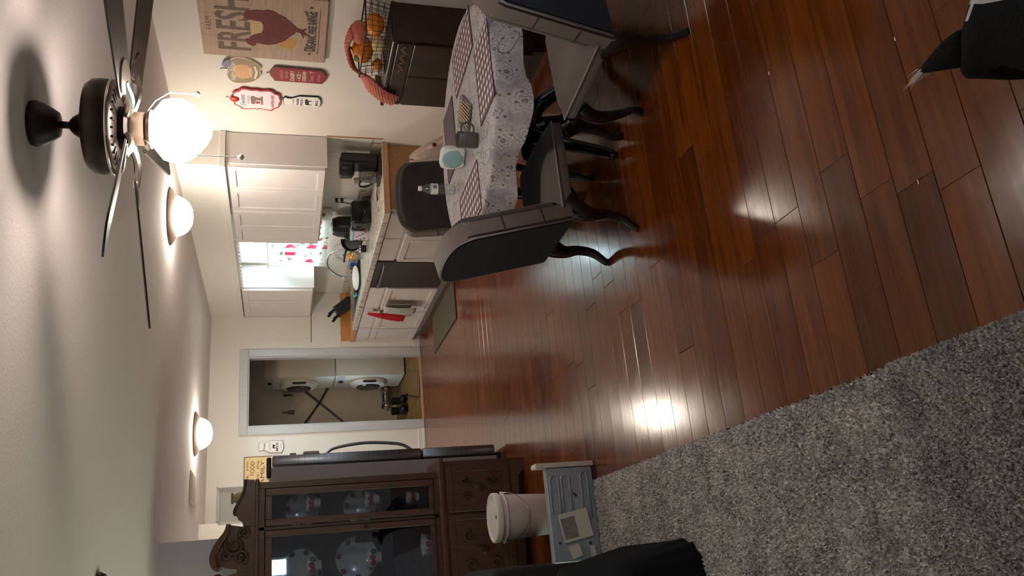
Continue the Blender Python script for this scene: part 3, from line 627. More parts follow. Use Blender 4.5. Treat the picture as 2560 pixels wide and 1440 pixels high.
B().lathe([(.013, 1.012), (.016, 1.0), (.016, .975), (.012, .972)], (3.333, 8.683, 0), 14).build('spray_head', 'chrome', fc, 'auto')
B().tube([(3.44, 8.155, .905), (3.40, 8.18, .925), (3.36, 8.2, .95)], [.008, .007, .006], 8).build('lever', 'chrome', fc, True)
# curtain and lace valance
def curt(y0, y1, z0, z1, x, amp, n):
    def fn(u, v):
        yy = y0+u*(y1-y0); return (x+amp*math.sin(u*n*2*PI)*(1-.3*v)+.006*math.sin(u*n*5+v*3), yy, z0+v*(z1-z0))
    return fn
t = thing('kitchen_curtain', 'rose-print white curtain hanging in the kitchen window', 'curtain', (3.46, 8.1, 2.06))
for (ya, yb) in ((7.485, 8.10), (8.10, 8.70)): B().grid(60, 14, curt(ya, yb, 1.195, 1.80, 3.475, .012, 6)).build('panel', 'rose_curtain', t, True)
B().grid(24, 6, curt(7.27, 7.49, 1.195, 1.303, 3.485, .008, 2)).build('panel', 'rose_curtain', t, True)
B().tube([(3.475, 7.482, 1.805), (3.475, 8.77, 1.805)], .007, 8).build('rod', 'white_trim', t, True)
sb_ = [(7.477, 2.0885), (8.773, 2.0885)]
for k in range(105): yy = 8.773-k*1.296/104; sb_.append((yy, 2.072-.020*abs(math.sin((yy-7.477)/1.296*13*PI))))
o = B().prism(sb_, lambda a, b_, d: (3.218+d, a, b_), 0, .016).build('valance_board', 'cabinet_white', None); tag(o, 'narrow scalloped white board between the wall cabinets over the window', 'valance')

# things on the counter
t = thing('coffee_maker', 'tall black coffee maker at the near end of the counter', 'coffee maker', (3.38, 6.2, .858))
B().box(3.24, 3.45, 6.075, 6.30, .8595, .885, .01, 2).build('base', 'black_plastic', t); B().box(3.35, 3.45, 6.08, 6.25, .885, 1.19, .02, 3).build('tower', 'black_plastic', t)
B().lathe([(.0, 1.08), (.06, 1.08), (.085, 1.10), (.09, 1.185), (.083, 1.2), (0, 1.202)], (3.345, 6.17, 0), 28).build('brew_head', 'black_plastic', t, 'auto')
cf_ = B().lathe([(.05, .887), (.066, .90), (.066, .94), (.058, 1.0), (.045, 1.03), (.047, 1.04)], (3.30, 6.20, 0), 24, cap=False).build('carafe', 'smoked_glass', t, True)
B().tube(smooth_open([(3.27, 6.245, 1.02), (3.25, 6.29, 1.03), (3.25, 6.315, .98), (3.265, 6.275, .915)], 5), .009, 8).build('handle', 'black_plastic', cf_, True)
t = thing('carafe_funnel', 'pale grey slanted plastic chute standing beside the coffee maker', 'container', (3.36, 6.40, .858))
q = B().box(-.035, .035, -.012, .012, 0, .2, .006, 2); q.xf(Matrix.Translation((3.36, 6.37, .867)) @ Matrix.Rotation(math.radians(-17), 4, 'X') @ Matrix.Translation((0, .012, 0))); q.build('panel', 'grey_towel', t); B().box(3.33, 3.39, 6.36, 6.45, .8592, .866, .002).build('foot', 'grey_towel', t)
t = thing('tongs', 'small dark tongs lying beside the coffee maker', 'tongs', (3.22, 6.35, .862))
for k in (0, 1): B().tube(smooth_open([(3.27, 6.31, .866), (3.23, 6.36+.015*k, .872), (3.18, 6.41+.03*k, .864)], 4), .004, 6).build('arm', 'black_plastic', t)
t = thing('toaster', 'black two-slot toaster on the counter', 'toaster', (3.32, 7.05, .858))
B().box(3.205, 3.44, 6.95, 7.16, .868, 1.04, .025, 3).build('body', 'black_gloss', t, 'auto'); B().box(3.22, 3.43, 6.965, 7.145, .8595, .869).build('base', 'black_plastic', t)
for k in (0, 1): B().box(3.235, 3.41, 6.995+k*.075, 7.025+k*.075, 1.0385, 1.0415).build('slot', 'steel_dark', t)
B().box(3.196, 3.206, 7.05, 7.06, .93, .985, .001).build('lever', 'chrome', t); B().box(3.3, 3.345, 6.945, 6.951, .92, .925).build('badge', 'chrome', t)
t = thing('canister', 'lavender tin canister with plum flowers and a pale teal lid', 'canister', (3.25, 7.27, .858))
B().lathe([(.072, .8595), (.074, .865), (.074, 1.0), (.072, 1.005), (0, 1.005)], (3.25, 7.27, 0), 28).build('tin', 'lavender_tin', t, 'auto')
B().lathe([(.08, 1.005), (.08, 1.02), (.074, 1.028), (0, 1.03)], (3.25, 7.27, 0), 28).build('lid', 'teal_light', t, 'auto')
for k in range(16):
    a = 2.2+k*.21; z = .885+.1*((k*7) % 10)/10; q = B().sphere((3.25+.074*math.cos(a), 7.27+.074*math.sin(a), z), .011, (.35, 1, 1), 8, 6); q.build('flower', 'plum_print' if k % 3 else 'leaf_green', t, True)
t = thing('metal_cup', 'small silver cup with dark band beside the canister', 'cup', (3.12, 7.36, .858))
B().lathe([(.03, .8595), (.036, .87), (.036, .93), (.033, .945)], (3.12, 7.36, 0), 20).build('cup', 'chrome', t, 'auto'); B().lathe([(.0368, .875), (.0368, .925)], (3.12, 7.36, 0), 20, cap=False).build('band', 'black_plastic', t, True)
t = thing('air_fryer', 'squat black countertop appliance behind the canister', 'appliance', (3.36, 7.42, .858))
B().lathe([(.085, .8595), (.1, .88), (.105, 1.0), (.1, 1.13), (.08, 1.185), (.03, 1.2), (0, 1.2)], (3.375, 7.42, 0), 28).build('body', 'black_plastic', t, 'auto'); B().tube(smooth_open([(3.28, 7.40, 1.05), (3.24, 7.40, 1.06), (3.235, 7.40, .99), (3.275, 7.40, .98)], 4), .011, 8).build('handle', 'steel_dark', t, True); B().box(3.268, 3.272, 7.44, 7.475, 1.07, 1.105).build('sticker', 'paper', t)
t = thing('frying_pan', 'black frying pan leaning by the sink', 'pan', (3.32, 7.68, .858))
q = B().lathe([(0, 0), (.085, 0), (.11, .035), (.113, .036), (.088, -.004), (0, -.005)], (0, 0, 0), 30); q.xf(Matrix.Translation((3.33, 7.66, .972)) @ Matrix.Rotation(math.radians(70), 4, 'X') @ Matrix.Rotation(math.radians(-12), 4, 'Y')); q.build('bowl', 'black_plastic', t, 'auto')
B().tube([(3.26, 7.68, 1.03), (3.2, 7.70, 1.05), (3.12, 7.72, 1.06)], [.008, .01, .009], 8).build('handle', 'black_plastic', t, True)
t = thing('drinking_glass', 'clear drinking glass beside the sink', 'glass', (3.25, 7.86, .858)); B().lathe([(.026, .86), (.034, .862), (.037, .95), (.035, .95), (.03, .868), (0, .868)], (3.25, 7.86, 0), 20, cap=False).build('tumbler', 'clear_plastic', t, True)
t = thing('dish_soap', 'bottle of amber dish soap with a blue cap behind the sink', 'soap bottle', (3.45, 8.33, .858))
bd = B().lathe([(.03, .8645), (.036, .87), (.036, .94), (.03, .965), (.014, .98), (.012, .992), (0, .992)], (3.455, 8.36, 0), 22).build('bottle', 'amber_soap', t, 'auto'); B().lathe([(.015, .985), (.015, 1.01), (.01, 1.02), (0, 1.02)], (3.462, 8.36, 0), 16).build('cap', 'blue_plastic', t, 'auto'); B().lathe([(.0365, .885), (.0365, .93)], (3.462, 8.36, 0), 22, cap=False).build('paper_label', 'cream_print', bd, True)
t = thing('scrub_sponge', 'bright blue sponge standing behind the sink', 'sponge', (3.45, 8.6, .858)); B().box(3.42, 3.455, 8.54, 8.66, .8635, .93, .012, 3).build('sponge', 'blue_plastic', t, 'auto'); B().box(3.41, 3.42, 8.545, 8.655, .8635, .925, .002).build('scouring_pad', 'leaf_green', t)
t = thing('dinner_plate', 'white plate leaning in the sink', 'plate', (3.15, 8.25, .8))
q = B().lathe([(0, 0), (.07, 0), (.13, .016), (.132, .020), (.07, .006), (0, .005)], (0, 0, 0), 36); q.xf(Matrix.Translation((3.17, 8.28, .878)) @ Matrix.Rotation(math.radians(9), 4, 'X') @ Matrix.Rotation(math.radians(-6), 4, 'Y')); q.build('plate', 'plate_white', t, 'auto')
t = thing('dish_brush', 'turquoise dish brush lying across the sink edge', 'brush', (3.1, 8.65, .86)); B().tube(smooth_open([(3.05, 8.48, .875), (3.08, 8.62, .882), (3.16, 8.80, .876)], 5), lerp_list([.012, .008, .011], 11), 8).build('handle', 'cyan_plastic', t, True); B().lathe([(.014, .8645), (.02, .868), (.018, .884), (0, .888)], (3.045, 8.46, 0), 14).build('bristles', 'cyan_plastic', t, True)
t = thing('drying_mat', 'dark folded drying mat with white stripes beside the sink', 'mat', (3.15, 8.98, .858)); B().box(2.98, 3.3, 8.80, 9.2, .8592, .868, .003).build('mat', 'steel_dark', t)
for k in range(3): B().box(2.98, 3.3, 8.86+k*.13, 8.875+k*.13, .868, .8695).build('stripe', 'plate_white', t)
t = thing('knife_block', 'slanted black knife block in the far counter corner', 'knife block', (3.26, 9.45, .858))
q = B().prism([(0, 0), (.115, 0), (.19, .115), (.105, .175), (0, .03)], lambda a, b_, d: (3.36-a*1.25, 9.40+d, .862+b_*1.15), 0, .11); q.build('block', 'black_plastic', t)
for k in range(6):
    i, j = k % 3, k//3; bx, bz = 3.36-(.175-.05*j)*1.25, .862+(.125+.045*j)*1.15; q = B().box(-.009, .009, -.008, .008, 0, .085+.012*((k*5) % 3), .004, 2)
    q.xf(Matrix.Translation((bx, 9.42+i*.034, bz)) @ Matrix.Rotation(math.radians(-42-5*i), 4, 'Y')); q.build('knife_handle', 'black_gloss', t)
# towels over a cabinet-door hook
t = thing('towel_hook', 'thin chrome over-door hook on the sink cabinet', 'hook', (2.85, 8.2, .62))
for yy in (8.12, 8.30): B().tube([(2.902, yy, .632), (2.868, yy, .634), (2.866, yy, .60), (2.82, yy, .60)], .003, 6).build('bracket', 'chrome', t)
B().tube([(2.82, 8.06, .60), (2.82, 8.62, .60)], .004, 8).build('bar', 'chrome', t)
def drape(y0, y1, zt, zb, x, amp, n, skew=0.0, taper=0.0, peak=0.0):
    def fn(u, v):
        e = v; wmid = (y0+y1)/2; ww = (y1-y0)*(1-taper*(1-e))
        return (x+amp*math.sin(u*n*PI)*(.3+e)-.01*math.sin(v*PI), wmid+(u-.5)*ww+skew*e, zt+(zb-zt)*e-(peak*abs(u-.5))*e)
    return fn
t = thing('dish_towel', 'red towel hanging from the sink cabinet front', 'towel', (2.85, 8.48, .3)); B().grid(14, 16, drape(8.36, 8.62, .76, .33, 2.838, .016, 5, .16, .75, -.1)).build('cloth', 'red_towel', t, True, thick=.006)
t = thing('dish_towel', 'pale grey towel folded over the hook beside the red towel', 'towel', (2.83, 8.3, .3)); B().grid(12, 14, drape(8.17, 8.36, .612, .27, 2.800, .010, 4, .05)).build('front_fold', 'grey_towel', t, True, thick=.006); B().grid(12, 14, drape(8.17, 8.34, .612, .32, 2.838, .005, 4, .03)).build('back_fold', 'grey_towel', t, True, thick=.006); B().box(2.788, 2.792, 8.36, 8.41, .262, .30).build('care_tag', 'paper', t)
t = thing('kitchen_mat', 'flat olive grey mat on the floor before the sink cabinet', 'mat', (2.65, 8.1, 0)); B().box(2.45, 2.86, 7.49, 8.73, .0008, .011, .004, 2).build('pad', 'mat_olive', t); B().box(2.437, 2.873, 7.477, 8.743, .0006, .004, .001).build('edge', 'black_plastic', t)
# wall plates
def wall_plate(name, label, fn, a, b_, w_, h_, kind):
    p0 = fn(a, b_, 0); t = thing(name, label, 'switch' if kind == 's' else 'outlet', p0)
    out = [(a-w_/2, b_-h_/2), (a+w_/2, b_-h_/2), (a+w_/2, b_+h_/2), (a-w_/2, b_+h_/2)]
    B().prism(out, fn, .0062, .0125).build('plate', 'white_trim', t)
    if kind == 's': B().prism([(a-.006, b_-.013), (a+.006, b_-.013), (a+.006, b_+.013), (a-.006, b_+.013)], fn, .0125, .02).build('toggle', 'white_trim', t)
    else:
        for s_ in (-1, 1): B().prism([(a-.017, b_+s_*.024-.014), (a+.017, b_+s_*.024-.014), (a+.017, b_+s_*.024+.014), (a-.017, b_+s_*.024+.014)], fn, .0125, .0135).build('socket', 'trim_grey' if kind == 'o' else 'black_plastic', t)
wall_plate('light_switch', 'white light switch right of the laundry doorway', lambda a, b_, d: FW(a, b_, d), 2.834, 1.33, .08, .118, 's')
wall_plate('wall_outlet', 'wall outlet above the coffee maker', RW, -6.1, 1.10, .08, .118, 'o')
wall_plate('wall_outlet', 'wall outlet with two black plugs above the toaster', RW, -7.08, 1.14, .08, .118, 'p')
t = thing('power_cord', 'two black plugs and cords running to the toaster', 'cord', (3.49, 7.08, 1.1))
for k, z in enumerate((1.165, 1.115)):
    pl = B().box(XW-.05, XW-.0137, 7.07, 7.09, z-.012, z+.012, .004).build('plug', 'black_plastic', t); B().tube(smooth_open([(XW-.045, 7.08, z-.01), (XW-.05, 7.085, z-.06), (XW-.045, 7.12, 1.03-.02*k), (XW-.06, 7.17, .95)], 5), .003, 6).build('cable', 'black_plastic', t)

# ================================================================ signs on the right wall
CHICKEN = [(-4.454,1.89),(-4.44,1.853),(-4.43,1.819),(-4.432,1.782),(-4.42,1.751),(-4.426,1.717),(-4.454,1.69),(-4.476,1.649),(-4.516,1.617),(-4.557,1.585),(-4.579,1.57),(-4.591,1.538),(-4.57,1.514),(-4.587,1.51),(-4.607,1.527),(-4.65,1.493),(-4.635,1.512),(-4.665,1.511),(-4.637,1.526),(-4.685,1.529),(-4.628,1.548),(-4.614,1.577),(-4.633,1.58),(-4.666,1.608),(-4.72,1.647),(-4.763,1.701),(-4.78,1.756),(-4.772,1.809),(-4.769,1.827),(-4.787,1.831),(-4.808,1.85),(-4.788,1.881),(-4.76,1.898),(-4.73,1.893),(-4.734,1.879),(-4.695,1.857),(-4.677,1.832),(-4.657,1.793),(-4.615,1.784),(-4.569,1.784),(-4.542,1.798),(-4.537,1.839),(-4.523,1.896),(-4.501,1.899)]
PATCH = [(-4.532,1.902),(-4.526,1.896),(-4.538,1.839),(-4.544,1.798),(-4.569,1.785),(-4.615,1.785),(-4.655,1.794),(-4.675,1.832),(-4.689,1.857),(-4.67,1.891),(-4.633,1.911)]
EGG = [(-4.767,1.68),(-4.726,1.651),(-4.69,1.608),(-4.716,1.575),(-4.752,1.571),(-4.792,1.592),(-4.809,1.629),(-4.795,1.662)]
def star(a, b_, r):
    return [(a+(r if k % 2 == 0 else r*.42)*math.cos(PI/2+k*PI/5), b_+(r if k % 2 == 0 else r*.42)*math.sin(PI/2+k*PI/5)) for k in range(10)]
t = thing('wall_sign', 'large plank sign with brown hen reading FARM FRESH ORGANIC FREE RANGE', 'wall sign', (XW, 4.61, 1.385))
for k in range(6):
    a0 = -4.935+k*.1075; B().prism([(a0, 1.385), (a0+.1065, 1.385), (a0+.1065, 2.17), (a0, 2.17)], RW, .0, .026).build('plank', 'sign_wood', t)
B().prism([(-4.93, 1.378), (-4.29, 1.378), (-4.29, 1.385), (-4.93, 1.385)], RW, .0, .026).build('lower_edge', 'sign_wood_edge', t)
B().prism(PATCH, RW, .026, .0268).build('straw_patch', 'straw', t)
lettering('FRESH', -4.86, -4.33, 1.86, 2.075, RW, .0272, 'sign_letter', t, bold=.02)
B().prism(CHICKEN, RW, .0268, .028).build('hen_print', 'hen_red', t); B().prism(smooth_closed(EGG, 3), RW, .026, .0267).build('egg_print', 'egg_tan', t)
lettering('FARM', -4.665, -4.535, 2.098, 2.135, RW, .0265, 'sign_letter', t); lettering('ORGANIC FREE RANGE', -4.815, -4.40, 1.447, 1.50, RW, .0285, 'sign_ink', t, bold=.01, arch=.55)
B().prism([(-4.845, 1.428), (-4.37, 1.428), (-4.37, 1.432), (-4.845, 1.432)], RW, .026, .0266).build('rule', 'sign_ink', t)
for a0, a1 in ((-4.85, -4.70), (-4.50, -4.33)): B().prism([(a0, 2.114), (a1, 2.114), (a1, 2.118), (a0, 2.118)], RW, .026, .0266).build('rule', 'egg_tan', t)
for a0 in (-4.845, -4.365): B().prism(star(a0, 1.485, .016), RW, .026, .0266).build('star', 'sign_ink', t)

APPLE = [(-4.993,2.004),(-4.968,1.971),(-4.967,1.924),(-4.996,1.865),(-5.038,1.822),(-5.078,1.804),(-5.112,1.814),(-5.144,1.806),(-5.184,1.813),(-5.214,1.835),(-5.254,1.879),(-5.273,1.942),(-5.269,1.997),(-5.233,2.029),(-5.185,2.041),(-5.14,2.03),(-5.117,2.017),(-5.091,2.024),(-5.058,2.016),(-5.015,2.008)]
LEAF = [(-5.053,2.063),(-5.009,2.04),(-4.99,2.016),(-5.02,2.006),(-5.057,2.007),(-5.084,2.036)]
t = thing('wall_sign', 'tan apple-shaped metal sign with grey leaf', 'wall sign', (XW, 5.12, 1.8))
B().prism(smooth_closed(APPLE, 3), RW, 0, .014).build('edge_plate', 'cream_print', t); B().prism(smooth_closed(inset(APPLE, (.95, .95)), 3), RW, .014, .0155).build('face', 'apple_tan', t)
B().prism(smooth_closed(LEAF, 3), RW, .012, .02).build('leaf', 'sign_grey', t); B().tube([RW(-5.119, 2.076, .01), RW(-5.105, 2.069, .01), RW(-5.105, 2.02, .01)], .003, 6).build('stem', 'sign_ink', t)
B().prism([(-5.122+.085*math.cos(k*PI/12), 1.928+.068*math.sin(k*PI/12)) for k in range(24)], RW, .0155, .0162).build('fruit_print', 'apple_peach', t)
lettering('FARM FRESH', -5.23, -5.02, 1.975, 2.008, RW, .0168, 'cream_print', t, bold=.015); lettering('APPLES', -5.19, -5.07, 1.868, 1.885, RW, .0168, 'cream_print', t)
B().prism([(-5.20, 1.842), (-5.12, 1.828), (-5.05, 1.842), (-5.05, 1.857), (-5.12, 1.844), (-5.20, 1.857)], RW, .0155, .0165).build('ribbon', 'cream_print', t)

DAIRY = [(-5.115,1.75),(-5.092,1.741),(-5.046,1.719),(-5.038,1.704),(-5.047,1.391),(-5.066,1.372),(-5.114,1.35),(-5.16,1.358),(-5.212,1.381),(-5.211,1.717),(-5.173,1.729),(-5.153,1.744)]
t = thing('wall_sign', 'tall dark red metal sign reading DAIRY ICE CREAM', 'wall sign', (XW, 5.13, 1.35))
B().prism(DAIRY, RW, 0, .014).build('edge_plate', 'sign_wood_edge', t); B().prism(inset(DAIRY, (.93, .97)), RW, .014, .016).build('face', 'dairy_red', t)
B().tube([RW(-5.125, 1.745, .01), RW(-5.123, 1.772, .01), RW(-5.108, 1.748, .01)], .0018, 6).build('hanger', 'sign_ink', t)
for tx, a0, a1, b0, b1, m_ in (('FARMHOUSE', -5.18, -5.07, 1.655, 1.68, 'dairy_pink'), ('GENUINE', -5.17, -5.08, 1.622, 1.645, 'dairy_pink'), ('DAIRY', -5.19, -5.07, 1.578, 1.608, 'cream_print'), ('ICE', -5.16, -5.105, 1.535, 1.562, 'cream_print'), ('CREAM', -5.19, -5.073, 1.498, 1.525, 'cream_print'), ('Sweet', -5.185, -5.11, 1.445, 1.475, 'dairy_pink'), ('Cones', -5.18, -5.09, 1.40, 1.425, 'dairy_pink')):
    lettering(tx, a0, a1, b0, b1, RW, .0166, m_, t, bold=.015, shear=.25 if tx in ('Sweet', 'Cones') else 0)
for a0 in (-5.18, -5.085): B().prism(star(a0, 1.548, .007), RW, .016, .0166).build('star', 'cream_print', t)
B().prism([(-5.088, 1.475), (-5.062, 1.475), (-5.075, 1.432)], RW, .016, .0166).build('cone_print', 'dairy_pink', t)

SWEET = [(-5.427,2.014),(-5.384,2.002),(-5.363,1.97),(-5.338,1.954),(-5.329,1.928),(-5.34,1.876),(-5.335,1.838),(-5.344,1.813),(-5.334,1.756),(-5.351,1.724),(-5.373,1.711),(-5.387,1.682),(-5.434,1.673),(-5.467,1.666),(-5.496,1.676),(-5.553,1.683),(-5.583,1.722),(-5.61,1.736),(-5.607,1.769),(-5.594,1.824),(-5.609,1.844),(-5.595,1.857),(-5.608,1.942),(-5.58,1.967),(-5.553,2.001),(-5.523,2.009)]
t = thing('wall_sign', 'white sign with scalloped red border and stand mixer print', 'wall sign', (XW, 5.47, 1.67))
B().prism(smooth_closed(SWEET, 3), RW, 0, .016).build('border', 'frame_red', t); B().prism(smooth_closed(inset(SWEET, (.89, .93)), 3), RW, .016, .0175).build('face', 'sign_white', t)
B().sphere(RW(-5.472, 2.0, .02), .034, (.3, 1, 1), 14, 8).build('rose', 'rose_sign', t, True); B().tube([RW(-5.48, 2.02, .01), RW(-5.462, 2.062, .01), RW(-5.455, 2.02, .01)], .0018, 6).build('hanger', 'sign_ink', t)
lettering('Sweet', -5.555, -5.405, 1.925, 1.965, RW, .0182, 'sign_grey', t, shear=.35, bold=.012); lettering('THINGS', -5.53, -5.42, 1.895, 1.912, RW, .0182, 'sign_grey', t); lettering('HAPPEN HERE', -5.555, -5.395, 1.72, 1.742, RW, .0182, 'frame_red', t, bold=.015)
MIX = [(-5.53,1.80),(-5.42,1.80),(-5.42,1.812),(-5.44,1.815),(-5.435,1.85),(-5.42,1.86),(-5.42,1.88),(-5.44,1.888),(-5.52,1.885),(-5.53,1.87),(-5.52,1.855),(-5.475,1.85),(-5.475,1.815),(-5.53,1.812)]
B().prism(inset(MIX, (1.0, 1.0)), RW, .0175, .0183).build('mixer_print', 'mixer_brown', t); B().prism([(-5.52, 1.85), (-5.485, 1.85), (-5.49, 1.82), (-5.515, 1.82)], RW, .0175, .0184).build('bowl_print', 'frame_red', t)
MILKA = [(-5.438,1.655),(-5.416,1.644),(-5.429,1.627),(-5.428,1.595),(-5.394,1.54),(-5.39,1.402),(-5.424,1.384),(-5.474,1.379),(-5.532,1.39),(-5.531,1.437),(-5.532,1.554),(-5.512,1.6),(-5.515,1.627),(-5.524,1.646),(-5.499,1.653)]
t = thing('wall_sign', 'white milk bottle sign below the red-bordered sign, reading FARM FRESH MILK', 'wall sign', (XW, 5.46, 1.38))
B().prism(MILKA, RW, 0, .012).build('edge_plate', 'sign_ink', t); B().prism(inset(MILKA, (.955, .975)), RW, .012, .0135).build('face', 'bottle_white', t)
lettering('Family', -5.505, -5.435, 1.572, 1.59, RW, .0141, 'sign_grey', t, shear=.3); lettering('FARM', -5.51, -5.425, 1.54, 1.56, RW, .0141, 'sign_ink', t, bold=.015); lettering('FRESH', -5.515, -5.42, 1.512, 1.531, RW, .0141, 'sign_ink', t, bold=.015); lettering('MILK', -5.505, -5.43, 1.402, 1.422, RW, .0141, 'sign_ink', t, bold=.02)
COW = [(-5.50,1.445),(-5.495,1.445),(-5.492,1.468),(-5.455,1.468),(-5.452,1.445),(-5.446,1.445),(-5.44,1.475),(-5.425,1.48),(-5.42,1.49),(-5.44,1.498),(-5.495,1.495),(-5.505,1.48)]
B().prism(COW, RW, .0135, .0142).build('cow_print', 'sign_ink', t)
# far wall signs
MILKB = [(1.676,1.904),(1.699,1.898),(1.704,1.882),(1.693,1.865),(1.69,1.844),(1.708,1.801),(1.722,1.772),(1.716,1.644),(1.675,1.632),(1.644,1.627),(1.605,1.636),(1.577,1.651),(1.582,1.784),(1.611,1.834),(1.617,1.864),(1.602,1.885),(1.61,1.897),(1.645,1.903)]
t = thing('wall_sign', 'round-shouldered milk bottle sign left of the laundry doorway', 'wall sign', (1.65, YF, 1.63))
B().prism(MILKB, FW, 0, .012).build('edge_plate', 'sign_ink', t); B().prism(inset(MILKB, (.955, .975)), FW, .012, .0135).build('face', 'bottle_white', t)
lettering('MILK', 1.598, 1.70, 1.69, 1.715, FW, .0141, 'sign_ink', t, bold=.02); lettering('FARM FRESH', 1.60, 1.70, 1.775, 1.79, FW, .0141, 'sign_grey', t, arch=-.5); lettering('Fresh', 1.625, 1.685, 1.83, 1.852, FW, .0141, 'sign_ink', t, bold=.02)
B().prism(inset([(a+7.115, b_+.26) for a, b_ in COW], (.6, .75)), FW, .0135, .0142).build('cow_print', 'sign_ink', t); B().prism([(1.628, 1.657), (1.672, 1.657), (1.672, 1.664), (1.628, 1.664)], FW, .0135, .0142).build('seal_print', 'trim_grey', t)
t = thing('wall_sign', 'square tan sign with dark lettering hanging beside the refrigerator top', 'wall sign', (1.27, YF, 1.6))
B().prism([(.98, 1.60), (1.545, 1.60), (1.545, 2.058), (.98, 2.058)], FW, 0, .03).build('edge_plate', 'sign_brown', t); B().prism([(.988, 1.608), (1.537, 1.608), (1.537, 2.050), (.988, 2.050)], FW, .03, .0315).build('face', 'tan_sign', t)
for tx, a0, a1, b0, b1 in (('we thank you', 1.06, 1.495, 2.005, 2.035), ('for the FOOD', 1.02, 1.498, 1.945, 1.988), ('before us, the', 1.05, 1.498, 1.895, 1.925), ('FAMILY', 1.20, 1.50, 1.838, 1.88), ('beside us, and', 1.05, 1.498, 1.785, 1.815), ('the LOVE', 1.12, 1.45, 1.73, 1.77), ('between us', 1.1, 1.46, 1.67, 1.70)):
    pos = 0
    for wd_ in tx.split(' '):
        lettering(wd_, a0+(a1-a0)*pos/len(tx), a0+(a1-a0)*(pos+len(wd_)-.15)/len(tx), b0, b1 if any(ch_ in wd_ for ch_ in 'bdfhklt') or wd_.isupper() else b0+(b1-b0)*.72, FW, .0322, 'sign_brown', t); pos += len(wd_)+1

# ================================================================ dark cabinet with basket
t = thing('buffet_cabinet', 'low dark brown cabinet against the right wall under the signs', 'cabinet', (3.36, 4.61, 0))
B().box(3.225, XW-.002, 4.262, 4.968, .06, .975).build('body', 'espresso', t); B().box(3.205, XW-.002, 4.25, 4.98, .975, 1.0, .004).build('top', 'espresso', t); B().box(3.24, XW-.002, 4.275, 4.955, .0006, .06).build('plinth', 'espresso', t)
for ya, yb in ((4.275, 4.61), (4.617, 4.955)):
    d = B().box(3.207, 3.225, ya, yb, .08, .86, .003).build('door', 'espresso', t); B().lathe([(.004, 0), (.012, -.012), (.012, -.02), (0, -.024)], (3.207, (yb-.035) if ya < 4.4 else ya+.035, .5), 14, 'X').build('knob', 'dark_bronze', d, 'auto')
d = B().box(3.207, 3.225, 4.275, 4.955, .87, .965, .003).build('drawer', 'espresso', t)
for k in range(14): q = B().sphere((3.205, 4.30+k*.021, .917+.012*math.sin(k*1.6)), .014, (.35, .8, 1), 8, 6); q.build('carving', 'sign_wood_edge', d, True)
# wire basket: an open grid of rods
bk = thing('wire_basket', 'black wire basket full of orange pumpkins on the dark cabinet', 'basket', (3.36, 4.45, 1.0))
def bq(u, v, h):   # u along the length, v across, h height 0..1 (flares upward)
    fl_ = .86+.14*h; return (3.365+(v-.5)*.25*fl_, 4.455+(u-.5)*.50*fl_, 1.0025+h*.165)
for h, r in ((0, .003), (.25, .0018), (.5, .0018), (.75, .0018), (1, .0045)):
    B().tube([bq(0, 0, h), bq(1, 0, h), bq(1, 1, h), bq(0, 1, h)], r, 6, closed=True).build('rim' if h == 1 else 'hoop', 'wire_black', bk)
for k in range(13):
    u = k/12
    for v in (0, 1): B().tube([bq(u, v, 0), bq(u, v, 1)], .0016, 5).build('upright', 'wire_black', bk)
for k in range(1, 6):
    v = k/6
    for u in (0, 1): B().tube([bq(u, v, 0), bq(u, v, 1)], .0016, 5).build('upright', 'wire_black', bk)
    B().tube([bq(0, v, 0), bq(1, v, 0)], .0016, 5).build('floor_wire', 'wire_black', bk)
def pumpkin(name, label, c_, r, m_, leaf):
    t = thing(name, label, 'pumpkin', c_, group='stuffed pumpkins in the wire basket')
    def fn(u, v):
        a = 2*PI*u; ph = -PI/2+PI*v; rr_ = r*(1-.09*abs(math.cos(4*a))**.5*0-.07*(1-abs(math.sin(4*a))))*math.cos(ph)
        return (c_[0]+rr_*math.cos(a), c_[1]+rr_*math.sin(a), c_[2]+r*.78*math.sin(ph)*(1-.12*math.cos(ph)**8))
    B().grid(48, 14, fn, True).build('body', m_, t, True)
    if leaf: B().sphere((c_[0]-r*.72, c_[1]+.01, c_[2]+r*.38), .035, (.45, 1, .8), 10, 8).build('leaf', 'olive_felt', t, True)
    B().tube([(c_[0], c_[1], c_[2]+r*.66), (c_[0]+.008, c_[1], c_[2]+r*1.0)], [.012, .008], 8).build('stem', 'olive_felt', t, True)
pumpkin('pumpkin', 'largest orange stuffed pumpkin with olive leaf sticking out of the basket', (3.345, 4.545, 1.155), .088, 'pumpkin_orange', True)
pumpkin('pumpkin', 'orange pumpkin at the near end of the wire basket', (3.36, 4.30, 1.10), .075, 'pumpkin_orange', False)
pumpkin('pumpkin', 'cream pumpkin low in the middle of the wire basket', (3.31, 4.43, 1.065), .058, 'cream_plush', False)
pumpkin('pumpkin', 'orange pumpkin low at the far end of the wire basket', (3.30, 4.635, 1.05), .042, 'pumpkin_orange', False)
t = thing('knit_scarf', 'salmon knitted cloth spilling over the far end of the basket', 'scarf', (3.3, 4.75, 1.0))
ctr = smooth_open([(3.38, 4.40, 1.235), (3.36, 4.50, 1.262), (3.34, 4.61, 1.245), (3.30, 4.70, 1.20), (3.27, 4.755, 1.13), (3.215, 4.80, 1.06), (3.185, 4.84, .985), (3.178, 4.87, .91)], 6)
def scarf(u, v):
    i = min(int(u*(len(ctr)-1)), len(ctr)-2); f = u*(len(ctr)-1)-i; p = ctr[i].lerp(ctr[i+1], f); k = min(max((u-.35)/.3, 0), 1); s_ = v-.5
    kn = .0045*math.sin(u*150)*math.cos(v*22)
    return (p.x+s_*.10*(1-k)+kn*k-.012*math.cos(s_*PI)*k, p.y+s_*.115*k, p.z+.012*math.cos(s_*PI)*(1-k)+s_*.035*k+kn*(1-k))
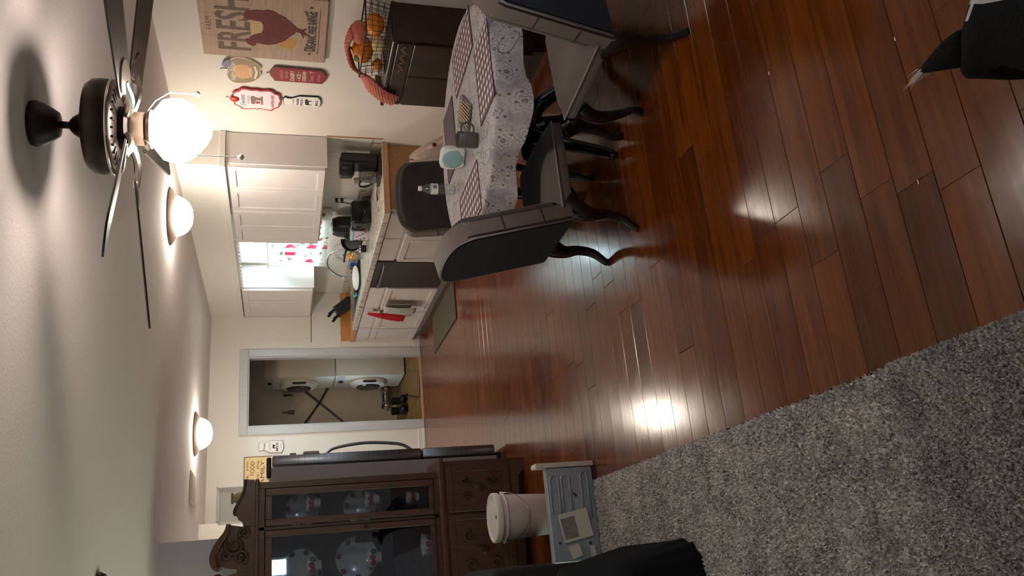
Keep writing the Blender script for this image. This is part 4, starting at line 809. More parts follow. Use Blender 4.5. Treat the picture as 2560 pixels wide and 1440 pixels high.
B().grid(150, 18, scarf).build('cloth', 'salmon_knit', t, True, thick=.016)
t = thing('knit_scarf', 'folded salmon knit end tucked behind the big pumpkin', 'scarf', (3.4, 4.42, 1.2)); B().sphere((3.385, 4.42, 1.19), .065, (1.1, 1.2, .8), 20, 14).build('bunch', 'salmon_knit', t, True)
t = thing('charger', 'bright blue plug with dark cables on the far end of the dark cabinet', 'charger', (3.3, 4.9, 1.0)); B().box(3.27, 3.31, 4.865, 4.915, 1.0008, 1.045, .004).build('body', 'blue_plastic', t)
for k in range(3): B().tube(smooth_open([(3.28+.01*k, 4.915, 1.03), (3.27+.01*k, 4.945, 1.035), (3.268+.012*k, 4.965, 1.006)], 4), .0025, 6).build('cable', 'black_plastic', t)
t = thing('small_box', 'little brown box at the far corner of the dark cabinet', 'box', (3.4, 4.94, 1.0)); B().box(3.32, 3.42, 4.925, 4.972, 1.0008, 1.03, .003).build('box', 'particle_board', t); B().box(3.318, 3.422, 4.923, 4.974, 1.022, 1.032, .002).build('lid', 'sign_wood_edge', t)
# pink bundle
t = thing('fabric_bundle', 'pale pink crinkled bundle standing between table and counter end', 'bundle', (3.2, 5.42, 0))
def bun(u, v):
    a = 2*PI*u; h = v; r = (.245*(1-h)**.7+.03)*(1+.10*math.sin(5*a+3*h)+.05*math.sin(11*a-7*h)); cx = 3.235-.20*h; return (cx+r*math.cos(a), 5.42+.75*r*math.sin(a), .002+h*.72+.02*math.sin(7*a)*h)
B().grid(64, 22, bun, True).build('cloth', 'pale_pink_lace', t, True); B().box(3.09, 3.115, 5.29, 5.315, .55, .58, .004).build('tie', 'dairy_red', t)

# ================================================================ dining table
TX, TY, TR, TZ = 2.29, 3.72, .62, .716
tb = thing('dining_table', 'round dining table on a dark turned pedestal', 'table', (TX, TY, 0))
B().lathe([(0, .688), (TR-.02, .688), (TR, .698), (TR, .71), (TR-.006, .714), (0, .714)], (TX, TY, 0), 64).build('tabletop', 'black_lacquer', tb, 'auto')
B().lathe([(.09, .30), (.075, .33), (.06, .36), (.065, .40), (.085, .44), (.088, .47), (.07, .50), (.05, .53), (.055, .57), (.075, .60), (.10, .64), (.16, .67), (.16, .688)], (TX, TY, 0), 32).build('pedestal', 'black_lacquer', tb, 'auto')
for k in range(4):
    a = PI/4+k*PI/2; pts = smooth_open([(.04, 0, .36), (.14, 0, .34), (.24, 0, .22), (.33, 0, .09), (.40, 0, .035), (.43, 0, .045)], 5)
    q = B().tube(pts, lerp_list([.05, .045, .036, .03, .026, .022], len(pts)), 12); q.xf(Matrix.Translation((TX, TY, -.008)) @ Matrix.Rotation(a, 4, 'Z')); q.build('foot', 'black_lacquer', tb, True)
q = B(); uvl = q.bm.loops.layers.uv.new('cloth'); NA = 220; rings = []; info = {}
prof = [(r_, 0.0) for r_ in (0.02, .1, .2, .3, .4, .5, .58, .61)]+[(TR+.004, .004), (TR+.009, .013)]+[(TR+.010, .013+.118*k/9) for k in range(1, 10)]
for (r_, dz) in prof:
    ring = []
    for i in range(NA):
        a = 2*PI*i/NA; k = max(0, dz-.02)/.118
        fold = .024*math.sin(a*9+.6)+.012*math.sin(a*17+1.3)+.005*math.sin(a*31)
        sq = .04*abs(math.cos(2*a+.5))**3
        rad = r_+k*(.028+max(fold, -.028)); z = TZ+.0045-dz-k*(sq+.012*math.sin(a*9+.6))
        v = q.bm.verts.new((TX+rad*math.cos(a), TY+rad*math.sin(a), z)); ring.append(v); info[v] = ((r_+dz)*math.cos(a), (r_+dz)*math.sin(a))
    rings.append(ring)
cv = q.bm.verts.new((TX, TY, TZ+.0045)); info[cv] = (0, 0)
for i in range(NA): q.bm.faces.new((cv, rings[0][i], rings[0][(i+1) % NA]))
for a_, b_ in zip(rings, rings[1:]):
    for i in range(NA): q.bm.faces.new((a_[i], b_[i], b_[(i+1) % NA], a_[(i+1) % NA]))
for f in q.bm.faces:
    for l in f.loops: l[uvl].uv = info[l.vert]
o = q.build('tablecloth', 'medallion_cloth', None, True); tag(o, 'grey lavender medallion-print cloth draped over the round table', 'tablecloth')
CT = TZ+.0055
def pmat(x, y, rz, lw_, lh_, m_, label):
    b = B().box(-lw_/2, lw_/2, -lh_/2, lh_/2, 0, .003); o = b.build('placemat', m_); o.location = (x, y, CT); o.rotation_euler = (0, 0, rz); tag(o, label, 'placemat', 'woven placemats on the table')
    e = B(); e.tube([(-lw_/2, -lh_/2, .002), (lw_/2, -lh_/2, .002), (lw_/2, lh_/2, .002), (-lw_/2, lh_/2, .002)], .003, 6, closed=True); e.build('hem', 'plum_weave', o, local=True)
pmat(2.705, 3.635, math.radians(94), .44, .27, 'plum_check', 'plum and white checked placemat nearest the dark cabinet')
pmat(2.315, 3.25, math.radians(1), .43, .27, 'plum_check', 'plum and white checked placemat in front of the near right chair')
pmat(1.845, 3.735, math.radians(-88), .43, .27, 'plum_check', 'plum and white checked placemat in front of the left chair')
pmat(2.42, 4.075, math.radians(2), .43, .26, 'plum_weave', 'plain dark plum placemat behind the mug')
t = thing('glass_tray', 'oblong clear tray with pale wooden sticks at the table centre', 'tray', (2.335, 3.66, CT))
trm = Matrix.Translation((2.335, 3.655, CT)) @ Matrix.Rotation(math.radians(44), 4, 'Z') @ Matrix.Scale(.86, 4, (1, 0, 0))
q = B().box(-.14, .14, -.075, .075, .0005, .006, .002); q.xf(trm); q.build('base', 'smoked_glass', t)
q = B().box(-.14, .14, -.075, -.07, .006, .022).box(-.14, .14, .07, .075, .006, .022).box(-.14, -.135, -.07, .07, .006, .022).box(.135, .14, -.07, .07, .006, .022); q.xf(trm); q.build('rim', 'bottle_plastic', t)
for k in range(7):
    q = B().tube([(-.125, -.055+k*.018, .011), (.12+.01*(k % 2), -.05+k*.016, .013)], .0045, 6); q.xf(trm); q.build('stick', 'straw', t)
t = thing('coffee_mug', 'dark grey coffee mug on the table', 'mug', (2.075, 3.46, CT))
B().lathe([(0, CT+.0005), (.036, CT+.0005), (.040, CT+.006), (.042, CT+.1), (.0405, CT+.102), (.038, CT+.1), (.036, CT+.012), (0, CT+.01)], (2.08, 3.49, 0), 28).build('cup', 'mug_grey', t, 'auto')
pts = smooth_open([(2.112, 3.463, CT+.084), (2.135, 3.443, CT+.088), (2.146, 3.434, CT+.055), (2.132, 3.446, CT+.026), (2.11, 3.465, CT+.024)], 5); B().tube(pts, .0055, 8).build('handle', 'mug_grey', t, True)
t = thing('napkin_pack', 'crinkled plastic pack of white and teal paper napkins', 'napkins', (2.13, 3.75, CT))
q = B(); 
def nap(u, v):
    a = 2*PI*u; e = 4.0; ca, sa = math.cos(a), math.sin(a); k = max(0.0, math.sin(PI*min(max(v, 0), 1)))**.16
    return (.06*abs(ca)**(2/e)*(1 if ca > 0 else -1)*(.55+.45*k)+.003*math.sin(9*v+5*a), .03*abs(sa)**(2/e)*(1 if sa > 0 else -1)*(.35+.65*k)+.003*math.sin(7*a+8*v), .001+.135*v)
q.grid(40, 16, nap, True); bmesh.ops.holes_fill(q.bm, edges=[e for e in q.bm.edges if e.is_boundary])
nm = Matrix.Translation((2.135, 3.77, CT)) @ Matrix.Rotation(math.radians(-52), 4, 'Z'); q.xf(nm); q.build('pack', 'plate_white', t, True)
q = B().sphere((.0, -.029, .072), .05, (1.0, .12, 1.1), 18, 12); q.xf(nm); q.build('oval_print', 'teal_light', t, True)
q = B().sphere((-.061, 0, .06), .02, (.12, .6, 1.6), 12, 10); q.xf(nm); q.build('side_print', 'sign_grey', t, True)
t = thing('water_bottle', 'clear plastic water bottle with white cap and paper label', 'bottle', (2.10, 4.07, CT))
bx_, by_ = 2.10, 4.075
prof = [(0, .0005), (.026, .0005), (.031, .008), (.0305, .03), (.029, .036), (.031, .042), (.029, .06), (.031, .068), (.030, .085), (.031, .1), (.031, .135), (.027, .152), (.018, .172), (.0125, .182), (.0125, .19)]
B().lathe([(r, CT+h) for r, h in prof], (bx_, by_, 0), 24, cap=False).build('bottle', 'bottle_plastic', t, True); B().lathe([(.0316, CT+.098), (.0316, CT+.136)], (bx_, by_, 0), 24, cap=False).build('paper_label', 'bottle_white', t, True)
B().lathe([(.0145, CT+.188), (.0145, CT+.203), (.012, CT+.206), (0, CT+.206)], (bx_, by_, 0), 18).build('cap', 'plate_white', t, 'auto')
q = B().box(bx_-.012, bx_+.008, by_-.0326, by_-.0316, CT+.105, CT+.128); q.build('logo_print', 'sign_grey', t)

# ================================================================ dining chairs
def back_outline(w2, z0, zs, zp, n=40):
    pts = [(-w2, z0)]
    for k in range(n+1):
        s_ = k/n; x = -w2+2*w2*s_; e = abs(2*s_-1); z = zs+(zp-zs)*(1-.62*e**9-.38*e**2.2); pts.append((x, z))
    pts.append((w2, z0)); return pts
def make_chair(label):
    t = thing('dining_chair', label, 'chair', (0, 0, 0), group='upholstered dining chairs around the round table')
    tilt = Matrix.Translation((0, -.225, .33)) @ Matrix.Rotation(math.radians(13), 4, 'X') @ Matrix.Translation((0, .20, -.33))
    fn = lambda a, b_, d: (a, d, b_)
    out = back_outline(.255, .345, .85, .960)
    q = B().prism(out, fn, -.225, -.135)
    es = [e for e in q.bm.edges if abs(e.verts[0].co.y-e.verts[1].co.y) < 1e-6]; bmesh.ops.bevel(q.bm, geom=es, offset=.014, segments=2, affect='EDGES'); q.xf(tilt); bd = q.build('back_border', 'taupe_fabric', t, 'auto', local=True)
    for zz in (.50, .70):                                   # seams on the padded edge
        for s_ in (-1, 1): q = B().tube([(s_*.256, -.222, zz), (s_*.2565, -.137, zz)], .002, 5); q.xf(tilt); q.build('seam', 'charcoal_fabric', bd, local=True)
    ins = back_outline(.238, .35, .845, .946); q = B().prism(ins, fn, -.233, -.222); q.xf(tilt); q.build('back_panel', 'navy_fabric', t, local=True)
    pp = [(a, -.226, b_) for a, b_ in back_outline(.249, .35, .848, .954)]; q = B().tube(pp, .0045, 6); q.xf(tilt); q.build('piping', 'piping_grey', t, True, local=True)
    btn = [(-.15, .80), (0, .82), (.15, .80), (-.075, .68), (.075, .68), (-.15, .56), (0, .56), (.15, .56)]
    def fr(u, v):
        x = -.243+.486*u; e = abs(2*u-1); ztop = .842+.103*(1-.62*e**9-.38*e**2.2); z = .42+(ztop-.42)*v
        edge = min(1, min(u, 1-u)*14)*min(1, (1-v)*12); y_ = -.137+.038*math.sqrt(max(edge, 0))
        for bx2, bz2 in btn: y_ -= .020*math.exp(-((x-bx2)**2+(z-bz2)**2)/.0009)
        return (x, y_, z)
    q = B().grid(41, 41, fr); q.xf(tilt); cu2 = q.build('backrest', 'charcoal_fabric', t, True, local=True)
    for bx2, bz2 in btn: q = B().sphere((bx2, -.114, bz2), .011, (1, .5, 1), 10, 6); q.xf(tilt); q.build('button', 'charcoal_fabric', cu2, True, local=True)
    B().box(-.255, .255, -.20, .275, .335, .395, .012, 2).build('seat_frame', 'taupe_fabric', t, 'auto', local=True)
    def st(u, v):
        x = -.25+.5*u; yy = -.17+.44*v; k = (min(1, min(u, 1-u)*7)*min(1, min(v, 1-v)*7))**.5; return (x, yy, .394+.05*k)
    B().grid(25, 25, st).build('seat', 'taupe_fabric', t, True, local=True)
    B().tube([(-.256, -.2, .393), (-.256, .276, .393), (.256, .276, .393), (.256, -.2, .393)], .0048, 6).build('piping', 'piping_grey', t, True, local=True)
    for s_ in (-1, 1):
        pts = smooth_open([(s_*.215, .235, .32), (s_*.232, .262, .27), (s_*.236, .27, .21), (s_*.222, .255, .12), (s_*.21, .235, .06), (s_*.21, .24, .02), (s_*.212, .25, .0)], 5)
        B().tube(pts, lerp_list([.036, .036, .031, .022, .017, .021, .019], len(pts)), 12).build('leg', 'black_lacquer', t, True, local=True)
        pts = smooth_open([(s_*.205, -.15, .36), (s_*.212, -.19, .30), (s_*.214, -.212, .235), (s_*.208, -.205, .16), (s_*.203, -.222, .08), (s_*.204, -.262, .025), (s_*.206, -.278, .0)], 5)
        B().tube(pts, lerp_list([.06, .052, .034, .026, .024, .019, .018], len(pts)), 12).build('leg', 'black_lacquer', t, True, local=True)
    return t
ch = make_chair('upholstered dining chair on the left of the table, dark outer back towards the living room')
ch.location = (1.805, 3.535, 0); ch.rotation_euler = (0, 0, math.radians(-90+2))
c2 = copy_tree(ch); c2['label'] = 'upholstered dining chair on the near right side of the table, cut by the picture edge'; c2.location = (2.285, 2.875, 0); c2.rotation_euler = (0, 0, math.radians(8))
c3 = copy_tree(ch); c3['label'] = 'charcoal tufted dining chair on the far side of the table before the counter'; c3.location = (2.385, 4.46, 0); c3.rotation_euler = (0, 0, math.radians(180))

# ================================================================ china cabinet
CXL, CXR, CY0, CY1 = -.345, .745, 5.72, 6.115; CC = (CXL+CXR)/2
cc = thing('china_cabinet', 'tall carved wooden china cabinet with glass doors and curved pediment', 'china cabinet', (CC, 5.9, 0))
# lower buffet
bse = B().box(CXL-.06, CXR+.06, 5.66, CY1, .10, .585).build('base_body', 'china_wood', cc)
B().box(CXL-.085, CXR+.085, 5.635, CY1, .585, .62, .008, 2).build('base_top', 'china_wood', cc)
apr = [(CXL-.06, .10), (CXL-.06, .0), (CXL+.02, .0), (CXL+.06, .045), (CXL+.25, .06), (CC, .04), (CXR-.25, .06), (CXR-.06, .045), (CXR-.02, .0), (CXR+.06, .0), (CXR+.06, .10)]
B().prism(apr, lambda a, b_, d: (a, 5.655+d, b_+.001), 0, .03).build('apron', 'china_wood', cc); 
for xa in (CXL-.06, CXR+.03): B().box(xa, xa+.03, 5.69, CY1, .001, .10).build('base_side', 'china_wood', cc)
def carved(x0, x1, z0, z1, yf):
    d = B().box(x0, x1, yf, yf+.015, z0, z1, .004).build('base_door', 'china_wood', cc)
    q = B(); f = .04; q.box(x0, x1, yf-.008, yf, z0, z0+f, .003).box(x0, x1, yf-.008, yf, z1-f, z1, .003).box(x0, x0+f, yf-.008, yf, z0+f, z1-f, .003).box(x1-f, x1, yf-.008, yf, z0+f, z1-f, .003); q.build('door_frame', 'china_wood', d)
    cx, cz = (x0+x1)/2, (z0+z1)/2; rx, rz = (x1-x0)/2-f-.02, (z1-z0)/2-f-.02
    for k in range(4):
        sx, sz = (1 if k % 2 else -1), (1 if k//2 else -1); pts = []
        for i in range(26):
            th = i/25*2.2*PI; r_ = .5*(1-i/25*.8); pts.append((cx+sx*rx*(.5+r_*.5*math.cos(th)), yf-.006, cz+sz*rz*(.5+r_*.62*math.sin(th))))
        B().tube(pts, lerp_list([.011, .009, .006], 26), 6).build('carved_scroll', 'china_wood_carved', d, True)
    B().sphere((cx, yf-.004, cz), .03, (1, .35, 1.3), 14, 8).build('carved_boss', 'china_wood_carved', d, True)
    return d
for (x0, x1) in ((CXL-.02, -.05), (-.04, .44), (.455, CXR+.02)): carved(x0, x1, .12, .565, 5.645)
# upper case
B().box(CXL, CXR, CY1-.012, CY1, .62, 1.80).build('back_board', 'china_inside_blue_cast', cc)
for xa in (CXL, CXR-.025): B().box(xa, xa+.025, 5.745, CY1-.012, .62, 1.80).build('side_board', 'china_wood', cc)
for xa in (.437, -.045): B().box(xa, xa+.018, 5.76, CY1-.012, .625, 1.78).build('divider', 'china_inside_blue_cast', cc)
B().box(CXL, CXR, 5.745, CY1-.012, 1.78, 1.80).build('top_board', 'china_wood', cc); B().box(CXL+.025, CXR-.025, 5.76, CY1-.012, .62, .632).build('floor_board', 'china_inside_blue_cast', cc)
for z in (1.01, 1.405):
    for xa, xb in ((CXL+.026, -.046), (-.026, .436), (.456, CXR-.026)): B().box(xa, xb, 5.775, CY1-.013, z-.006, z).build('shelf', 'smoked_glass', cc)
q = B(); q.box(CXL, CXL+.045, CY0, 5.745, .62, 1.80, .003).box(CXR-.045, CXR, CY0, 5.745, .62, 1.80, .003).box(.437, .455, CY0, 5.745, .62, 1.80).box(-.055, -.037, CY0, 5.745, .62, 1.80).box(CXL+.045, CXR-.045, CY0, 5.745, 1.765, 1.80).box(CXL+.045, CXR-.045, CY0, 5.745, .62, .645); q.build('face_frame', 'china_wood', cc)
def gdoor(x0, x1):
    z0, z1, f = .65, 1.76, .042; q = B(); q.box(x0, x0+f, CY0-.016, CY0-.001, z0, z1, .004).box(x1-f, x1, CY0-.016, CY0-.001, z0, z1, .004).box(x0+f, x1-f, CY0-.016, CY0-.001, z0, z0+f*.8, .003).box(x0+f, x1-f, CY0-.016, CY0-.001, z1-f, z1, .003)
    d = q.build('glass_door', 'china_wood', cc); B().box(x0+f, x1-f, CY0-.010, CY0-.007, z0+f*.8, z1-f).build('pane', 'cabinet_glass', d); return d
gdoor(CXL+.05, -.06); gd = gdoor(-.032, .432); gdoor(.46, CXR-.05)
B().lathe([(.005, 0), (.012, -.012), (.011, -.022), (0, -.026)], (.41, CY0-.016, 1.12), 14, 'Y').build('knob', 'dark_bronze', gd, 'auto')
B().box(CXL-.02, CXR+.02, 5.70, CY1, 1.80, 1.825, .006, 2).build('cornice', 'china_wood', cc)
def ped(side):
    m_ = lambda a: a if side > 0 else 2*CC-a
    low = [(.745, 1.825), (.762, 1.83), (.765, 1.885), (.745, 1.888), (.70, 1.893), (.65, 1.911), (.60, 1.938), (.565, 1.952), (.545, 1.95), (.53, 1.933), (.512, 1.925), (.50, 1.905), (.47, 1.895), (.47, 1.825)]
    B().prism([(m_(a), b_) for a, b_ in low], lambda a, b_, d: (a, 5.705+d, b_), 0, .04).build('pediment_wing', 'china_wood', cc)
    B().tube([(m_(a), 5.70, b_) for a, b_ in smooth_open([(.765, 1.885, 0), (.70, 1.893, 0), (.65, 1.911, 0), (.60, 1.938, 0), (.565, 1.952, 0), (.54, 1.945, 0)], 3) for a, b_ in [(a, b_)]] if False else [(m_(p.x), 5.70, p.y) for p in smooth_open([(.765, 1.885, 0), (.70, 1.893, 0), (.65, 1.911, 0), (.60, 1.938, 0), (.565, 1.952, 0), (.54, 1.945, 0)], 3)], .009, 8).build('wing_moulding', 'china_wood_carved', cc, True)
    neck = smooth_open([(.49, 1.985, 0), (.44, 1.995, 0), (.39, 2.03, 0), (.34, 2.06, 0), (.29, 2.072, 0), (.25, 2.066, 0), (.228, 2.045, 0), (.235, 2.022, 0)], 4)
    B().tube([(m_(p.x), 5.695, p.y) for p in neck], lerp_list([.013, .018, .02, .022, .024, .024, .022, .016], len(neck)), 10).build('swan_neck', 'china_wood', cc, True)
    for (cx, cz, r0, dirn, turns, ph) in ((.355, 1.945, .062, 1, 1.6, 1.0), (.43, 1.885, .036, -1, 1.4, 2.2), (.285, 1.91, .045, 1, 1.5, 3.6), (.30, 2.0, .03, -1, 1.3, 0.2)):
        pts = []
        for i in range(30):
            th = ph+dirn*i/29*turns*2*PI; r_ = r0*(1-.78*i/29); pts.append((m_(cx+r_*math.cos(th)), 5.698, cz+r_*math.sin(th)))
        B().tube(pts, lerp_list([.013, .011, .009, .013], 30), 7).build('carved_scroll', 'china_wood_carved', cc, True)
ped(1); ped(-1)
pan = [(.47, 1.825), (.47, 1.905), (.485, 1.975), (.44, 1.99), (.39, 2.02), (.34, 2.05), (.29, 2.06), (.25, 2.05), (.225, 2.0), (.21, 1.93), (.19, 1.93), (.175, 2.0), (.15, 2.05), (.11, 2.06), (.06, 2.05), (.01, 2.02), (-.04, 1.99), (-.085, 1.975), (-.07, 1.905), (-.07, 1.825)]
B().prism(pan, lambda a, b_, d: (a, 5.712+d, b_), 0, .022).build('pediment_panel', 'china_wood', cc)
# dishes behind the glass
def dplate(x, z, r, label):
    t = thing('display_plate', label, 'plate', (x, 6.05, z), group='rose-rimmed plates standing in the china cabinet')
    mx_ = Matrix.Translation((x, 6.035, z+r*.98)) @ Matrix.Rotation(math.radians(78), 4, 'X')
    q = B().lathe([(0, 0), (r*.62, 0), (r*.72, .007), (r, .016), (r*1.0, .019), (r*.70, .011), (r*.6, .005), (0, .005)], (0, 0, 0), 36); q.xf(mx_); q.build('plate', 'porcelain', t, 'auto')
    for k in range(7):
        a = .5+k*2*PI/7; q = B().sphere((r*.86*math.cos(a), r*.86*math.sin(a), .016), .020, (1, 1, .22), 10, 6); q.xf(mx_); q.build('rose_print', 'rose_red' if k % 3 else 'leaf_green', t, True)
def dbowl(x, z, r, label, yy=5.84):
    t = thing('footed_bowl', label, 'bowl', (x, yy, z), group='rose-painted footed bowls in the china cabinet')
    B().lathe([(0, z+.001), (r*.52, z+.001), (r*.5, z+.01), (r*.62, z+.02), (r*.9, z+.05), (r, z+.092), (r*.96, z+.092), (r*.85, z+.052), (0, z+.024)], (x, yy, 0), 30).build('bowl', 'porcelain', t, 'auto')
    for k, (da, dzz) in enumerate(((-.55, .058), (.0, .062), (.6, .055))):
        a = -PI/2+da; q = B().sphere((x+r*.93*math.cos(a), yy+r*.93*math.sin(a), z+dzz), .021, (1, .4, 1), 10, 6); q.build('rose_print', 'rose_red' if k != 2 else 'leaf_green', t, True)
dplate(.575, 1.406, .115, 'rose-rimmed plate on the top shelf, right glass door'); dbowl(.60, 1.406, .062, 'rose bowl on the top shelf, right glass door')
dplate(.575, 1.011, .115, 'rose-rimmed plate on the middle shelf, right glass door'); dbowl(.60, 1.011, .062, 'rose bowl on the middle shelf, right glass door')
dplate(.19, 1.406, .13, 'rose-rimmed plate on the top shelf, centre glass door'); dbowl(.20, 1.406, .066, 'rose bowl on the top shelf, centre glass door')
dplate(.23, 1.011, .145, 'largest rose-rimmed plate on the middle shelf, centre glass door'); dbowl(.215, 1.011, .066, 'rose bowl on the middle shelf, centre glass door')
dbowl(.27, .633, .075, 'rose bowl on the cabinet floor, centre glass door')
for k in range(6):
    o = B().lathe([(0, 0), (.045, 0), (.068, .018), (.066, .0195), (.044, .004), (0, .004)], (.60, 5.86, .633+k*.0155), 28).build('stacked_plate', 'teal_glaze', None, 'auto'); tag(o, 'teal saucer in the stack on the cabinet floor, right glass door', 'plate', 'stacked teal saucers')
t = thing('rose_mug', 'rose-painted mug standing on the stacked teal saucers', 'mug', (.60, 5.86, .735)); zb = .633+5*.0155+.020
B().lathe([(0, zb), (.032, zb), (.036, zb+.006), (.044, zb+.085), (.041, zb+.085), (.033, zb+.01), (0, zb+.008)], (.60, 5.86, 0), 26).build('cup', 'porcelain', t, 'auto')
for da in (-.6, .1, .7): a = -PI/2+da; B().sphere((.60+.040*math.cos(a), 5.86+.040*math.sin(a), zb+.045), .018, (1, .4, 1), 10, 6).build('rose_print', 'rose_red', t, True)
t = thing('black_canister', 'squat black jar on the middle shelf beside the large plate', 'jar', (.36, 5.86, 1.011)); B().lathe([(0, 1.0115), (.042, 1.0115), (.045, 1.02), (.045, 1.14), (.04, 1.15), (0, 1.15)], (.365, 5.85, 0), 24).build('body', 'black_gloss', t, 'auto'); B().lathe([(.047, 1.15), (.047, 1.17), (.04, 1.178), (0, 1.178)], (.365, 5.85, 0), 24).build('lid', 'black_plastic', t, 'auto')
t = thing('storage_bin', 'clear plastic bin behind the pediment on top of the china cabinet', 'bin', (.62, 5.93, 1.825))
q = B(); q.box(.52, .735, 5.80, 6.08, 1.8265, 1.829).box(.52, .523, 5.80, 6.08, 1.829, 2.065).box(.732, .735, 5.80, 6.08, 1.829, 2.065).box(.523, .732, 5.80, 5.803, 1.829, 2.065).box(.523, .732, 6.077, 6.08, 1.829, 2.065); q.build('bin', 'clear_plastic', t)
B().tube([(.516, 5.796, 2.066), (.739, 5.796, 2.066), (.739, 6.084, 2.066), (.516, 6.084, 2.066)], .005, 6, closed=True).build('rim', 'clear_plastic', t)
t = thing('paper_bag', 'crumpled tan bag inside the clear bin', 'bag', (.68, 5.9, 1.83)); B().sphere((.675, 5.93, 1.905), .05, (.9, 1.3, 1.5), 12, 9).build('bag', 'straw', t); B().box(.64, .71, 5.90, 5.96, 1.97, 1.985, .004).build('fold', 'straw', t)
t = thing('tissue_roll', 'cream roll lying inside the clear bin', 'roll', (.57, 5.9, 1.83)); B().lathe([(.018, -.11), (.035, -.11), (.035, .11), (.018, .11)], (.565, 5.94, 1.866), 20, 'Y', cap=False).build('roll', 'cream_print', t, 'auto'); B().lathe([(.018, -.11), (.017, .11)], (.565, 5.94, 1.866), 16, 'Y', cap=False).build('core', 'particle_board', t, True)

# ================================================================ refrigerator
fr = thing('refrigerator', 'grey refrigerator with stainless doors seen from its side', 'refrigerator', (.58, 6.65, 0))
B().box(.24, .915, 6.25, 7.05, .035, 1.73, .006).build('body', 'fridge_grey', fr)
B().box(.26, .94, 6.27, 7.03, .001, .035).build('kick_grille', 'black_plastic', fr)
for za, zb2 in ((.05, .62), (.63, 1.725)):
    d = B().box(.925, 1.0, 6.248, 7.052, za, zb2, .010, 2).build('door', 'steel', fr, 'auto')
    if za > .5: pts = smooth_open([(1.0, 6.30, 1.34), (1.04, 6.30, 1.28), (1.066, 6.30, 1.10), (1.066, 6.30, .95), (1.045, 6.30, .78), (1.0, 6.30, .70)], 5)
    else: pts = smooth_open([(1.0, 6.30, .55), (1.05, 6.32, .55), (1.055, 6.65, .55), (1.05, 6.98, .55), (1.0, 7.0, .55)], 5)
    if za > .5: B().tube(pts, .012, 10).build('handle', 'steel', d, True)
    B().box(.9152, .9248, 6.255, 7.045, za+.01, zb2-.01).build('gasket', 'black_plastic', fr)
B().box(.84, .99, 6.255, 6.33, 1.731, 1.765, .010, 2).build('hinge_cover', 'black_plastic', fr, 'auto'); B().box(.25, .84, 6.26, 7.04, 1.731, 1.745).build('top_plate', 'fridge_grey', fr)
t = thing('magnet', 'small dark magnet clip high on the refrigerator door', 'magnet', (1.0, 6.3, 1.58)); B().box(1.0005, 1.014, 6.27, 6.33, 1.555, 1.60, .003).build('clip', 'black_plastic', t); B().box(1.0005, 1.004, 6.275, 6.325, 1.60, 1.605).build('jaw', 'steel', t)
t = thing('note_pad', 'grey note holder on the refrigerator door', 'note holder', (1.0, 6.3, 1.42)); q = B().box(1.0006, 1.02, 6.26, 6.36, 1.39, 1.505, .004); q.build('holder', 'fridge_grey', t); B().box(1.0205, 1.024, 6.27, 6.35, 1.40, 1.49).build('paper', 'paper', t)

# ================================================================ metal box, bucket, black furniture on the left
t = thing('appliance_box', 'galvanised metal appliance box standing on the floor with papers taped on', 'appliance', (.3, 4.5, 0))
B().box(.05, .545, 4.31, 4.36, .012, .28, .004).build('body', 'galvanised', t); B().box(.546, .572, 4.295, 4.385, .001, .338, .004).build('front_panel', 'box_white', t); B().box(.06, .54, 4.315, 4.37, .0005, .012).build('base', 'steel_dark', t)
def rib(x0, x1, z0, z1):
    r = (z1-z0)/2; pts = [(x1, 4.309, z0+r*0)]; pts = []
    for k in range(9): a = PI/2-k*PI/8; pts.append((x1-r+r*math.cos(a), 4.3085, (z0+z1)/2+r*math.sin(a)))
    pts = [(x0, 4.3085, z1)]+pts+[(x0, 4.3085, z0)]
    B().tube(pts, .006, 6).build('stamped_rib', 'galvanised', t, True)
rib(.30, .505, .215, .262); rib(.30, .505, .15, .197); rib(.27, .515, .045, .085)
for (x, z) in ((.15, .24), (.14, .07), (.40, .13), (.39, .12), (.11, .045)): B().lathe([(.007, 4.3095), (.007, 4.305), (0, 4.304)], (x, 0, z), 10, 'Y').build('screw', 'steel_dark', t)
t2 = thing('manual_sheet', 'plastic sleeve with a grey product sheet taped to the metal box', 'paper', (.24, 4.3, .15)); q = B().box(-.075, .075, 0, .002, -.085, .085); q.xf(Matrix.Translation((.235, 4.299, .145)) @ Matrix.Rotation(math.radians(-10), 4, 'Y')); q.build('sleeve', 'paper', t2)
q = B().box(-.06, .05, -.001, 0, -.005, .075); q.xf(Matrix.Translation((.235, 4.299, .145)) @ Matrix.Rotation(math.radians(-10), 4, 'Y')); q.build('picture', 'paper_grey', t2)
t2 = thing('paper_tag', 'larger white paper tag at the left end of the metal box', 'paper', (.12, 4.3, .1)); q = B().box(-.03, .03, 0, .002, -.045, .02); q.xf(Matrix.Translation((.115, 4.305, .16)) @ Matrix.Rotation(math.radians(75), 4, 'Y')); q.build('tag', 'paper', t2)
t2 = thing('paper_tag', 'small white paper tag low on the metal box', 'paper', (.1, 4.3, .06)); B().box(.07, .125, 4.303, 4.305, .045, .075).build('tag', 'paper', t2)
t = thing('plastic_bucket', 'white plastic bucket with lid and wire handle', 'bucket', (.365, 5.2, 0))
bc = (.368, 5.2, 0)
B().lathe([(0, .002), (.122, .002), (.127, .01), (.143, .33), (.143, .345), (0, .345)], bc, 40).build('pail', 'bucket_white', t, 'auto'); B().lathe([(.146, .30), (.15, .303), (.15, .312), (.146, .315)], bc, 40, cap=False).build('collar', 'bucket_white', t, 'auto')
B().lathe([(.1455, .335), (.154, .34), (.155, .368), (.15, .376), (.14, .376), (.134, .366), (.0, .366)], bc, 40).build('lid', 'bucket_white', t, 'auto'); B().lathe([(0, .366), (.012, .3662), (.012, .372), (0, .373)], (.368, 5.13, 0), 14).build('lid_plug', 'paper_grey', t, 'auto')
pts = []
